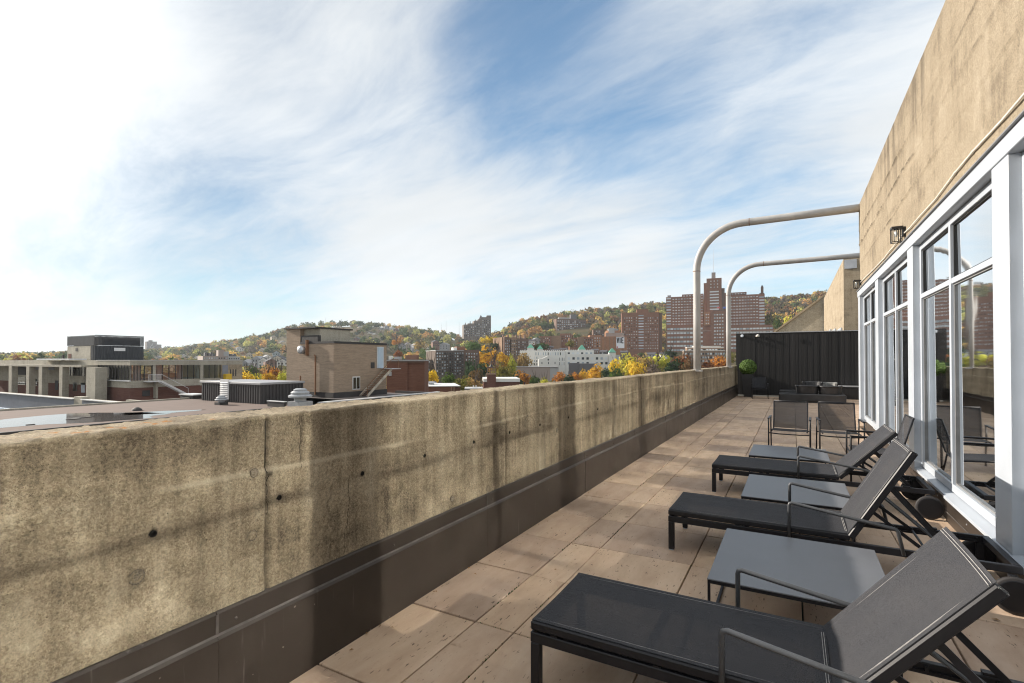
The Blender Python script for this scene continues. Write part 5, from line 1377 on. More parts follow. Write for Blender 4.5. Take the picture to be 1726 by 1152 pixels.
def windows(F, root, px0, px1, y0, y1, nx, ny, wf=.55, hf=.55, mats=None, joined=False, dep=0.0, skip=0.0, side=None, rs=random.Random(3)):
    """grid of windows on the facade between two pixel columns and rows"""
    mats = mats or (M_WD, M_WD, M_WL, M_WM)
    pm = (px0 + px1) / 2
    if side is None: a, b_ = F.x(px0, dep), F.x(px1, dep)
    else: a, b_ = side[1], side[2]
    zt, zb = F.z(y0, pm, dep), F.z(y1, pm, dep)
    cw, ch = (b_ - a) / nx, (zt - zb) / ny
    acc = {}
    for i in range(nx):
        for j in range(ny):
            if rs.random() < skip: continue
            m = mats[rs.randrange(len(mats))]
            cx, cz = a + (i + .5) * cw, zb + (j + .5) * ch
            if joined:
                acc.setdefault(m.name, (m, MB()))[1].box(cx - cw * wf / 2, cx + cw * wf / 2, dep - .09, dep + .06, cz - ch * hf / 2, cz + ch * hf / 2) if side is None else \
                    acc.setdefault(m.name, (m, MB()))[1].box(side[0] - .06, side[0] + .09, cx - cw * wf / 2, cx + cw * wf / 2, cz - ch * hf / 2, cz + ch * hf / 2)
            elif side is None: link('window', win_mesh(cw * wf, ch * hf, m), root, (cx, dep, cz))
            else: link('window', win_mesh(cw * wf, ch * hf, m), root, (side[0], cx, cz), R_(90))
    for m, mb in acc.values():
        o = mb.build('window_grid', m, root); o['kind'] = 'stuff'
def block(F, root, name, px0, px1, ytop, mat, depth=18.0, dep=0.0, zbase=0.0, ybase=None, pm=None):
    a, b_ = F.x(px0, dep), F.x(px1, dep); zt = F.z(ytop, pm if pm else (px0 + px1) / 2, dep)
    zb = zbase if ybase is None else F.z(ybase, (px0 + px1) / 2, dep)
    return MB().box(a, b_, dep, dep + depth, zb, zt).build(name, mat, root)

# two grey-brown apartment blocks
F = Facade(690, 262, -10)
r = F.root('apartment_block', 'grey-brown apartment block behind the red brick block, partly hidden', 'apartment block', 'grey-brown apartment blocks'); PROTECT.append((652, 732, 600, 640, 262))
block(F, r, 'wall', 652, 731, 606.5, M_FB['grey'], 20); block(F, r, 'roof_house', 664, 674, 601.5, M_FB['pgrey'], 5, 3); block(F, r, 'roof_house', 683, 703, 599, M_FB['red'], 6, 4); block(F, r, 'roof_house', 655, 660, 600, M_FB['white'], 4, 4)
windows(F, r, 653, 731, 608, 640, 16, 7, .5, .5)
for (a, b_) in ((676, 681), (696, 701), (706, 710)):
    for k in range(6): block(F, r, 'balcony', a, b_, 611.5 + k * 4.6, M_FB['dgrey'], 1.4, -1.4, ybase=613.6 + k * 4.6)
F = Facade(760, 255, 14)
r = F.root('apartment_block', 'grey-brown apartment block with balcony columns behind yellow trees', 'apartment block', 'grey-brown apartment blocks'); PROTECT.append((733, 810, 585, 634, 255))
block(F, r, 'wall', 734.5, 782, 591.5, M_FB['grey'], 24); block(F, r, 'side_wing', 782.2, 808, 590, M_FB['brown'], 20, 5); block(F, r, 'roof_house', 770, 784, 584.5, M_FB['red'], 6, 6); block(F, r, 'roof_house', 764, 770, 586, M_FB['white'], 4, 5)
block(F, r, 'parapet_cap', 734, 782.5, 590.6, M_FB['pgrey'], 24.4, -.2, ybase=591.6)
windows(F, r, 735, 782, 593.5, 633, 11, 8, .52, .5); windows(F, r, 784, 806, 594, 625, 5, 6, .4, .45, dep=5.0)
for k in range(8):
    for (a, b_) in ((752, 757.5), (762.5, 767), (776, 781)):
        o = block(F, r, 'balcony', a, b_, 596 + k * 4.9, M_BALC, 1.5, -1.5, ybase=598.4 + k * 4.9)
# castle-like apartment tower on the skyline
F = Facade(805, 900, 8)
r = F.root('castle_tower_block', 'dark stone castle-like apartment tower with stepped roofline on the skyline', 'apartment block'); PROTECT.append((780, 829, 528, 569, 900))
for (a, b_, y, d_) in ((781.5, 799, 547.5, 24), (789, 805, 545.5, 20), (799, 812, 541, 24), (806, 818, 538.5, 22), (812, 827.5, 535, 26), (821, 827.5, 532, 10)):
    block(F, r, 'stepped_wall', a, b_, y, M_FB['stone'], d_, random.uniform(-2, 2))
a, b_ = F.x(808), F.x(815); zt, zm = F.z(530.5), F.z(538.4)
MB().add([(a, 4, zm), (b_, 4, zm), (b_, 14, zm), (a, 14, zm), ((a + b_) / 2, 7, zt), ((a + b_) / 2, 11, zt)], [(0, 1, 4), (1, 2, 5, 4), (2, 3, 5), (3, 0, 4, 5), (3, 2, 1, 0)]).build('steep_roof', M_FB['roof'], r)
for (a, b_, y0) in ((782, 799, 550), (799.5, 812, 545), (812.5, 827, 539)): windows(F, r, a, b_, y0, 568, max(2, int((b_ - a) / 2.6)), max(3, int((568 - y0) / 3.4)), .42, .5, joined=True, dep=-2.2)
for px in (784, 792, 801, 809.5, 814, 820, 825): block(F, r, 'chimney', px, px + 1.1, 533.5 + max(0, (818 - px) * .32), M_FB['stone'], 1.5, 2)
# apartment house: tan brick paints its lit face, brown its dark one
F = Facade(868, 420, 22)
r = F.root('brick_apartment_house', 'brown brick apartment house with a lit tan side left of white building', 'apartment house'); PROTECT.append((845, 892, 563, 600, 420))
block(F, r, 'wall', 846, 872, 569, M_FB['tan'], 22); block(F, r, 'side_wing', 872.2, 891, 571, M_FB['brown'], 22, 2); block(F, r, 'front_bay', 850, 858, 568, M_FB['brown'], 4, -3); block(F, r, 'front_bay', 862, 868, 571, M_FB['tan'], 4, -3)
for px in (848, 856, 864, 870, 876, 884): block(F, r, 'chimney', px, px + 1.6, 564.5, M_FB['brown'], 2, 5)
windows(F, r, 851, 872, 572.5, 600, 7, 6, .4, .5, dep=-3.05); windows(F, r, 873, 890, 575, 600, 5, 6, .42, .5, dep=2.0)
# white building with green turrets
F = Facade(955, 332, 2)
r = F.root('white_turreted_building', 'long white building with green pyramid turret roofs in mid distance', 'building'); PROTECT.append((874, 1046, 580, 622, 332))
block(F, r, 'left_wing', 876, 953, 591.5, M_FB['white'], 16); block(F, r, 'right_wing', 953.2, 1026, 597, M_FB['white'], 16, 1.0); block(F, r, 'upper_storey', 953.2, 1001, 590.8, M_FB['white'], 12, 2.5)
block(F, r, 'end_pavilion', 1026.2, 1045, 598.5, M_FB['pgrey'], 14, .5)
for k in range(22): block(F, r, 'merlon', 877 + k * 3.45, 878.6 + k * 3.45, 590.2, M_FB['white'], .8, 0, ybase=591.5)
for k in range(13): block(F, r, 'merlon', 955 + k * 3.5, 956.6 + k * 3.5, 589.7, M_FB['white'], .8, 2.5, ybase=590.8)
windows(F, r, 893, 951, 593.5, 600, 14, 1, .35, .75, dep=0); windows(F, r, 890, 907, 600.5, 617, 4, 3, .35, .6); windows(F, r, 942, 952, 602, 617, 4, 2, .3, .7)
windows(F, r, 955, 1026, 600.5, 616.5, 9, 2, .5, .5, dep=1.0); windows(F, r, 955, 1000, 593.3, 599, 6, 1, .5, .65, dep=2.5); windows(F, r, 1028, 1044, 602, 616, 4, 2, .35, .5, dep=.5)
for (a, b_, yb, ym, yt, d0) in ((888, 900.5, 612, 586.5, 580.5, -1.2), (905, 915.5, 597, 588.5, 582.5, 1.0), (974.5, 987.5, 597, 589.5, 581.8, 4.0), (1026.2, 1038.5, 612, 594.5, 587.5, -.8)):
    tw = block(F, r, 'turret', a + .6, b_ - .6, ym, M_FB['white'], 4.6, d0, ybase=yb)
    x0, x1 = F.x(a, d0), F.x(b_, d0); z0, z1 = F.z(ym, None, d0), F.z(yt, None, d0); w_ = x1 - x0
    MB().add([(x0, d0 - .4, z0 + .01), (x1, d0 - .4, z0 + .01), (x1, d0 + w_ - .4, z0 + .01), (x0, d0 + w_ - .4, z0 + .01), (x0 + w_ * .42, d0 + w_ * .42 - .4, z1), (x1 - w_ * .42, d0 + w_ * .42 - .4, z1), (x1 - w_ * .42, d0 + w_ * .58 - .4, z1), (x0 + w_ * .42, d0 + w_ * .58 - .4, z1)],
             [(0, 1, 5, 4), (1, 2, 6, 5), (2, 3, 7, 6), (3, 0, 4, 7), (4, 5, 6, 7), (3, 2, 1, 0)]).build('green_roof', M_FB['green'], tw)
F2 = Facade(924, 318, 3)
r = F2.root('white_gabled_hall', 'small white gabled hall in front of the long white building', 'building')
a, b_ = F2.x(907.5), F2.x(941); z0, z1 = F2.z(606), F2.z(600)
MB().extrude([(a, 0, 0), (b_, 0, 0), (b_, 0, z0), (b_ - (b_ - a) * .18, 0, z0 + (z1 - z0) * .2), ((a + b_) / 2, 0, z1), (a + (b_ - a) * .18, 0, z0 + (z1 - z0) * .2), (a, 0, z0)], (0, 9, 0)).build('gabled_wall', M_FB['white'], r)
windows(F2, r, 908, 941, 610, 614.5, 3, 1, .12, .8)
link('window', win_mesh(.9, 1.1, M_WD), r, ((a + b_) / 2, 0, F2.z(606.5)))
F = Facade(905, 285, 3)
r = F.root('grey_retaining_wall', 'long plain grey wall with end return below the white building', 'wall'); PROTECT.append((870, 942, 616, 632, 285))
block(F, r, 'wall', 869, 927, 619, M_FB['pinkgrey'], 8); block(F, r, 'return', 927.2, 941.5, 619.5, M_FB['pgrey'], 8, .4); block(F, r, 'coping', 868.6, 942, 618.2, M_FB['pgrey'], 9, -.3, ybase=619)
F = Facade(980, 300, -4)
r = F.root('dark_grey_annex', 'dark grey flat annex in front of the white right wing', 'building'); PROTECT.append((958, 1004, 611, 626, 300))
block(F, r, 'wall', 958.5, 975, 612.3, M_FB['dgrey'], 8, .5); block(F, r, 'wall', 975.2, 1003, 613, M_FB['dgrey'], 8, 0)
# apartment block half way up the hill
F = Facade(962, 900, 14)
r = F.root('hillside_apartment_block', 'brown balconied apartment block standing among trees on the hillside', 'apartment block'); PROTECT.append((937, 989, 529, 561, 900))
block(F, r, 'wall', 938, 975, 537.5, M_FB['brown'], 26); block(F, r, 'side_wing', 975.2, 988, 540, M_FB['brown'], 24, 4); block(F, r, 'roof_house', 962, 972, 530.5, M_FB['dgrey'], 8, 6); block(F, r, 'roof_house', 942, 960, 535.5, M_FB['pgrey'], 8, 3)
windows(F, r, 939, 975, 540, 561, 10, 7, .6, .42, (M_WL, M_WM, M_WD), joined=True); windows(F, r, 976, 987, 542, 561, 4, 6, .5, .42, joined=True, dep=4)
# red brick walk-ups
F = Facade(936, 520, -6)
r = F.root('brick_walk_up', 'low red-brown brick walk-up with flat roofs at the foot of the hill', 'apartment house', 'brick walk-ups below the hill'); PROTECT.append((910, 966, 562, 577, 520))
block(F, r, 'wall', 911, 928, 567, M_FB['red'], 16); block(F, r, 'wall', 928.2, 946, 566.5, M_FB['tan'], 14, 3); block(F, r, 'wall', 944, 962, 562.5, M_FB['red'], 16, 6)
windows(F, r, 912, 928, 569, 578, 5, 3, .4, .5); windows(F, r, 946, 961, 565, 577, 5, 3, .4, .5, dep=6)
F = Facade(988, 500, 6)
r = F.root('brick_walk_up', 'wider red-brown brick walk-up just left of the banner building', 'apartment house', 'brick walk-ups below the hill'); PROTECT.append((958, 1016, 563, 588, 500))
block(F, r, 'wall', 960, 980, 569.5, M_FB['red'], 16); block(F, r, 'wall', 980.2, 1000, 568.5, M_FB['red'], 16, 2); block(F, r, 'wall', 994, 1014, 565, M_FB['orange'], 16, 5); block(F, r, 'bay', 974, 984, 568, M_FB['tan'], 3, -3)
windows(F, r, 961, 980, 572, 586, 6, 4, .4, .5); windows(F, r, 984, 1000, 571, 588, 5, 4, .4, .5, dep=2); windows(F, r, 1001, 1013, 568, 586, 3, 4, .35, .5, dep=5)
F = Facade(1008, 620, 6)
r = F.root('brick_terrace_houses', 'brown brick block peeping above the orange brick building on the left', 'apartment house'); PROTECT.append((1000, 1022, 553, 566, 620))
block(F, r, 'wall', 1000, 1019, 555.5, M_FB['brown'], 16); windows(F, r, 1001, 1018, 557, 566, 6, 3, .4, .5)
# orange brick building with the white banner
F = Facade(1034, 455, -12)
r = F.root('orange_brick_building', 'orange brick building with a white lettered banner on its right side', 'building'); PROTECT.append((1014, 1054, 550, 589, 455))
block(F, r, 'wall', 1014.5, 1038, 567.5, M_FB['orange'], 14); block(F, r, 'right_wall', 1038.2, 1052.5, 567.5, M_FB['orange'], 13, .6); block(F, r, 'setback_storey', 1021, 1049, 561.5, M_FB['pinkgrey'], 9, 3); block(F, r, 'roof_plant', 1026, 1034, 553, M_FB['pgrey'], 5, 5)
for px in (1019, 1027, 1034): block(F, r, 'pilaster', px, px + 1.2, 568, M_FB['tan'], .4, -.4)
b0, b1 = F.x(1038.6), F.x(1052.2); z0, z1 = F.z(587.3, 1045), F.z(568, 1045)
bn = MB().box(b0, b1, .35, .598, z0, z1).build('banner', base_mat('white_banner', (0.74, 0.76, 0.80), 0.6)[0], r)
M_INK = base_mat('banner_ink', (0.03, 0.03, 0.04), 0.6)[0]
def letter(segs, x, w, zt, zb, name='letter'):
    mb = MB()
    for (ax, az, bx_, bz_) in segs: mb.bar((x + ax * w, .30, zb + az * (zt - zb)), (x + bx_ * w, .30, zb + bz_ * (zt - zb)), .9, .08, (0, 1, 0))
    mb.build(name, M_INK, bn)
bw_ = b1 - b0; zl1, zl0 = z1 - (z1 - z0) * .06, z1 - (z1 - z0) * .55
letter([(0, 1, .5, 0), (.5, 0, 1, 1)], b0 + bw_ * .10, bw_ * .22, zl1, zl0); letter([(.5, 0, .5, 1)], b0 + bw_ * .42, bw_ * .12, zl1, zl0)
letter([(0, 0, 0, 1), (0, .97, 1, .97), (0, .5, .9, .5), (0, .03, 1, .03)], b0 + bw_ * .68, bw_ * .22, zl1, zl0)
MB().box(b0 + bw_ * .05, b0 + bw_ * .2, .28, .349, z0 + .4, z0 + 1.6).build('red_mark', base_mat('banner_red', (0.45, 0.05, 0.05), 0.6)[0], bn)
# round terraced block behind it
F = Facade(1034, 660, 0)
r = F.root('round_terraced_block', 'round orange brick terraced block with a glass lantern behind the banner building', 'building'); PROTECT.append((1017, 1050, 552, 566, 660))
cx = F.x(1033); w_ = F.x(1048) - F.x(1018)
prof = []
for (yy, k) in ((600, .5), (562.2, .5), (562.1, .47), (559.5, .47), (559.4, .42), (557, .42), (556.9, .26), (553.5, .26), (553, .22)): prof.append((w_ * k, F.z(yy)))
MB().lathe(prof, 20, (cx, w_ * .6, 0)).build('drum', M_FB['orange'], r)
MB().lathe([(w_ * .30, F.z(556.9)), (w_ * .30, F.z(554.8)), (w_ * .33, F.z(554.7)), (w_ * .33, F.z(553.9))], 16, (cx, w_ * .6, 0)).build('lantern', M_WM, r)
# big brown hospital annex
F = Facade(1082, 520, 4)
r = F.root('brown_brick_block', 'big plain red-brown brick block with small square windows, left of the stepped tower', 'building'); PROTECT.append((1046, 1118, 520, 592, 520))
block(F, r, 'wall', 1048, 1111.5, 527, M_FB['red'], 16); block(F, r, 'side_wall', 1111.7, 1116.5, 527.2, M_FB['brown'], 14, 1.5); block(F, r, 'roof_house', 1073.5, 1093, 521.5, M_FB['red'], 8, 5)  # side wall takes a darker brick to paint its shaded face
windows(F, r, 1051, 1075, 534, 590, 6, 12, .34, .36, (M_WL, M_WM, M_WD)); windows(F, r, 1087, 1110.5, 534, 590, 6, 12, .34, .36, (M_WL, M_WM, M_WD))
block(F, r, 'stair_bay', 1076, 1085.5, 529, M_FB['red'], 1, -.4, ybase=590); windows(F, r, 1076, 1085.5, 530, 590, 1, 13, .9, .4, (M_WM, M_WL), dep=-.4)
# the hospital
F = Facade(1206, 640, 0)
r = F.root('stepped_brick_tower_complex', 'huge red-brown brick complex with a stepped central tower and antenna', 'building'); PROTECT.append((1120, 1306, 455, 596, 640))
block(F, r, 'left_slab', 1123, 1186, 500, M_FB['red'], 18, 8); block(F, r, 'left_slab_top', 1150, 1186, 496, M_FB['red'], 16, 8.5, ybase=500); block(F, r, 'stair_head', 1125.5, 1131, 498.3, M_FB['brown'], 4, 9, ybase=500)
block(F, r, 'right_slab', 1222, 1289.5, 497, M_FB['red'], 18, 8); block(F, r, 'right_slab_top', 1222, 1259, 493.2, M_FB['red'], 16, 8.5, ybase=497); block(F, r, 'right_slab_step', 1281, 1289, 494.3, M_FB['brown'], 8, 9, ybase=497)
ch = block(F, r, 'chimney', 1283.4, 1287.6, 483.5, M_FB['brown'], 4, 10, ybase=495); block(F, r, 'chimney_cap', 1284, 1287, 481.5, M_FB['dgrey'], 3, 10.3, ybase=483.4)
tw = block(F, r, 'central_tower', 1191.5, 1217, 469.2, M_FB['red'], 20, 4); block(F, r, 'tower_wing', 1186.7, 1191.4, 477.5, M_FB['red'], 14, 6); block(F, r, 'tower_wing', 1217.1, 1222, 486, M_FB['brown'], 14, 6)
block(F, r, 'tower_cap', 1200, 1206.7, 459.5, M_FB['pinkgrey'], 6, 8, ybase=469)
a = F.x(1203.3, 10); MB().tube([(a, 10, F.z(459.6)), (a, 10, F.z(444)), (a, 10, F.z(418))], [.35, .25, .10], 6).build('antenna', M_STEEL, r)
block(F, r, 'front_wing', 1198, 1222, 524.5, M_FB['red'], 14, -4); block(F, r, 'front_wing_step', 1187.2, 1197.6, 526, M_FB['orange'], 10, -2, ybase=549); block(F, r, 'front_wing_head', 1202, 1220, 523, M_FB['brown'], 8, -3, ybase=524.5)
block(F, r, 'podium', 1123, 1304, 549.5, M_FB['red'], 18, 0); block(F, r, 'podium_band', 1123, 1197.9, 558, M_FB['pinkgrey'], .5, -.5, ybase=559.3); block(F, r, 'podium_band', 1222.2, 1304, 558, M_FB['pinkgrey'], .5, -.5, ybase=559.3)
WLm = (M_WL, M_WL, M_WM)
windows(F, r, 1133, 1186, 501.5, 548.8, 11, 10, .55, .34, WLm, joined=True, dep=8); windows(F, r, 1123.5, 1131.5, 501.5, 548.8, 1, 10, .95, .40, WLm, joined=True, dep=8); windows(F, r, 1151, 1186, 497, 500.6, 7, 1, .5, .5, WLm, joined=True, dep=8.5)
windows(F, r, 1231, 1279, 498.5, 548.8, 10, 10, .55, .34, WLm, joined=True, dep=8); windows(F, r, 1280, 1289.3, 498.5, 548.8, 1, 10, .95, .40, WLm, joined=True, dep=8); windows(F, r, 1223, 1231, 498.5, 548.8, 2, 10, .55, .34, WLm, joined=True, dep=8); windows(F, r, 1223, 1258, 494, 497.4, 7, 1, .5, .5, WLm, joined=True, dep=8.5)
windows(F, r, 1196.5, 1212.5, 489.5, 524, 1, 7, .96, .45, WLm, joined=True, dep=4); windows(F, r, 1196, 1213, 471.5, 487, 3, 3, .3, .35, WLm, joined=True, dep=4)
windows(F, r, 1124.5, 1185, 551, 594, 11, 6, .85, .42, WLm, joined=True); windows(F, r, 1225, 1303, 551, 590, 14, 6, .85, .42, WLm, joined=True)
windows(F, r, 1203, 1220.5, 528, 594, 4, 12, .6, .4, WLm, joined=True, dep=-4); windows(F, r, 1189, 1196, 528, 548, 2, 4, .5, .4, WLm, joined=True, dep=-2)
for (px, colr, lb_) in ((1209, (0.6, 0.1, 0.1), 'red'), (1219, (0.08, 0.15, 0.5), 'blue')):
    a = F.x(px, -3); z0 = F.z(523.5, px, -3); z1 = F.z(517.5, px, -3)
    fp = MB().tube([(a, -3, z0), (a, -3, z1)], .12, 6).build('flagpole', M_EDGE, r)
    MB().box(a + .1, a + 3.2, -3.05, -2.95, z1 - 2.0, z1).build('flag', base_mat('flag_' + lb_, colr, 0.7)[0], fp)
# low building before the hospital
F = Facade(1188, 420, 8)
r = F.root('stepped_low_building', 'low stepped beige and glass building below the stepped brick tower', 'building'); PROTECT.append((1150, 1225, 582, 612, 420))
for (a, b_, y, d0) in ((1153, 1222, 592, 6), (1158, 1220, 586.5, 12), (1170, 1215, 584.5, 16)): block(F, r, 'storey', a, b_, y, M_FB['tan'], 12, d0); block(F, r, 'roof_edge', a - .5, b_ + .5, y - .9, M_FB['white'], 12.6, d0 - .3, ybase=y)
windows(F, r, 1154, 1222, 593.5, 612, 16, 3, .7, .5, (M_WL, M_WM, M_WD), dep=6); windows(F, r, 1160, 1220, 588, 591.2, 12, 1, .7, .6, (M_WL, M_WD), dep=12)
# dark small roofs: row of houses below the orange building
for k, (px, R0_, w_, y, c, lb_) in enumerate(((1003, 400, 12, 588, 'brown', 'small dark-roofed house between white right wing and orange building'), (1016, 398, 12, 590, 'dgrey', 'small grey house in front of the orange brick building'), (1031, 400, 13, 591.5, 'red', 'small brick house below the lettered banner'),
                                     (1052, 410, 12, 591, 'dgrey', 'small dark house at the foot of the brown brick slab'), (936, 400, 12, 588, 'brown', 'small brown house behind the left wing of white building'), (949, 402, 12, 586.5, 'red', 'small brick house with red sign behind the white building'),
                                     (1096, 420, 16, 594, 'pgrey', 'pale low house under the brown brick slab'), (1120, 430, 12, 594, 'white', 'pale low house under the left end of the tower complex'), (897, 470, 12, 572, 'white', 'white dormered house right of the tan apartment house'), (928, 430, 10, 583, 'brown', 'small brown house above the second turret'))):
    F = Facade(px, R0_, random.uniform(-12, 12)); r = F.root('town_house', lb_, 'house', 'small houses in the town'); PROTECT.append((px - w_ / 2, px + w_ / 2, y - 2, y + 7, R0_))
    x0, x1 = F.x(px - w_ / 2), F.x(px + w_ / 2); z1, z0 = F.z(y), F.z(y + 3.2)
    MB().box(x0, x1, 0, 8, 0, z0).build('wall', M_FB[c], r)
    MB().extrude([(x0 - .3, -.4, z0 + .01), (x0 - .3, 4, z1), (x0 - .3, 8.4, z0 + .01)], (x1 - x0 + .6, 0, 0)).build('roof', M_FB['roof'], r)
    windows(F, r, px - w_ / 2 + .5, px + w_ / 2 - .5, y + 4, y + 7, 3, 1, .35, .7)
    ck = MB().box(x0 + .8, x0 + 1.5, 3.5, 4.3, z1 - 1, z1 + .9).build('chimney', M_FB['red'], r)
# nearer blocks right of the penthouse
F = Facade(690, 78, -6)
r = F.root('red_brick_block', 'plain red brick block with pale roof edge right of the tan penthouse', 'building'); PROTECT.append((640, 717, 600, 660, 78))
block(F, r, 'wall', 652, 687, 609, M_BRICK_R, 9, .0); block(F, r, 'wall', 687.05, 715.5, 609, M_BRICK_R, 9, .25); block(F, r, 'roof_edge', 651.5, 716, 607.3, M_FB['pgrey'], 9.6, -.15, ybase=609); block(F, r, 'roof_cap', 651.5, 716.2, 606.9, M_EDGE, 9.8, -.2, ybase=607.3)
block(F, r, 'wall_vent', 655, 660, 627, M_FB['pgrey'], .12, -.14, ybase=634)
block(F, r, 'soldier_course', 652, 715.6, 609.2, M_FB['brown'], .1, -.05, ybase=611.5)
F = Facade(745, 98, 4)
r = F.root('low_brick_building', 'low red brick building with pale gravel roof right of red block', 'building'); PROTECT.append((714, 778, 645, 668, 98))
block(F, r, 'wall', 715, 768, 652, M_BRICK_R, 12); block(F, r, 'wall', 768.1, 776, 654, M_BRICK_R, 11, .6); block(F, r, 'roof_edge', 714.5, 776.4, 651, M_EDGE, 12.3, -.15, ybase=652)
for (a, b_) in ((760, 762), (764.5, 766.5)): block(F, r, 'pilaster', a, b_, 653, M_FB['tan'], .2, -.22)
windows(F, r, 758, 766, 660, 666, 1, 1, .5, .7)
rt = at(727, 648, 104)
o = thing('roof_cowl', 'flat round roof cowl on the low brick building', 'roof vent', (rt[0], rt[1], F.z(651) + F.zb)); MB().lathe([(.6, 0), (.6, .3), (1.1, .35), (1.1, .5), (.4, .62)], 14).build('hood', M_STEEL, o); MB().box(-.9, .9, -.9, .9, -.25, .0).build('curb', M_EDGE, o)
F = Facade(846, 128, 3)
r = F.root('lantern_tower_building', 'low brick building with a small lantern-topped brick tower at its left', 'building'); PROTECT.append((813, 878, 610, 662, 128))
block(F, r, 'wall', 815, 876, 644, M_BRICK_D, 12, 1.0); block(F, r, 'roof_edge', 814.5, 876.5, 638.5, M_FB['white'], 12.4, .7, ybase=644)
tw = block(F, r, 'tower', 821, 836, 632, M_BRICK_D, 2.4, 0)
block(F, r, 'tower_cornice', 820.4, 836.6, 630, M_FB['tan'], 2.8, -.2, ybase=632)
for px in (821.2, 825.8, 830.5, 834.6): block(F, tw, 'lantern_post', px, px + 1.2, 620.5, M_FB['tan'], .3, 0.05, ybase=630)
for (px, d_) in ((821.2, 2.0), (834.6, 2.0)): block(F, tw, 'lantern_post', px, px + 1.2, 620.5, M_FB['tan'], .3, d_, ybase=630)
block(F, tw, 'lantern_rail', 821.2, 835.8, 624.6, M_FB['tan'], .2, 0, ybase=625.6)
block(F, tw, 'lantern_roof', 820.8, 836.2, 618.7, M_FB['brown'], 2.6, -.1, ybase=620.5)
a = F.x(828.5); MB().lathe([(.5, 0), (.3, .5), (.08, .7), (.06, 1.7)], 8, (a, 1.1, F.z(618.6))).build('finial', M_BLACKMET, tw)
F = Facade(799, 120, 0)
r = F.root('grey_flat_roof_hut', 'low grey flat-roofed hut with two white vents before the pale trees', 'building'); PROTECT.append((783, 816, 652, 668, 120))
block(F, r, 'wall', 784, 813, 656.5, M_FB['dgrey'], 6); block(F, r, 'roof', 783, 814, 655, M_FB['pgrey'], 7, -.4, ybase=656.5)
for px in (797, 801.5): block(F, r, 'vent_stack', px, px + 1.8, 650, M_FB['white'], .3, 2, ybase=655)
# grey concrete block and far tower at the left
F = Facade(373, 330, 10)
r = F.root('pink_grey_apartment_block', 'pinkish grey concrete block with roof plant behind the pool building', 'apartment block'); PROTECT.append((342, 406, 586, 625, 330))
block(F, r, 'wall', 342, 384, 600.5, M_FB['pinkgrey'], 18); block(F, r, 'wall', 384.2, 405, 601, M_FB['pgrey'], 16, 3); block(F, r, 'roof_house', 368, 377, 590.5, M_FB['pinkgrey'], 6, 5); block(F, r, 'roof_house', 377.1, 386, 593, M_FB['pgrey'], 6, 6)
for px, y in ((345, 594.5), (350, 596), (355, 594), (360, 596), (388, 597), (394, 596.5)): block(F, r, 'roof_plant', px, px + 3.5, y, M_FB['dgrey'], 3, 4, ybase=601)
windows(F, r, 342.5, 384, 602, 622, 10, 5, .5, .5); windows(F, r, 385, 404, 603, 622, 5, 5, .45, .5, dep=3)
F = Facade(256, 2300, 8)
r = F.root('far_tower_block', 'hazy grey tower block standing alone on the left horizon', 'tower block'); PROTECT.append((246, 266, 570, 587, 2300))
block(F, r, 'wall', 247, 264.5, 576, M_FB['grey'], 40); block(F, r, 'roof_house', 251, 257, 573.8, M_FB['grey'], 16, 10); block(F, r, 'side_wing', 264.6, 272, 581, M_FB['grey'], 30, 5); windows(F, r, 248, 264, 577.5, 587, 8, 5, .4, .5, joined=True)

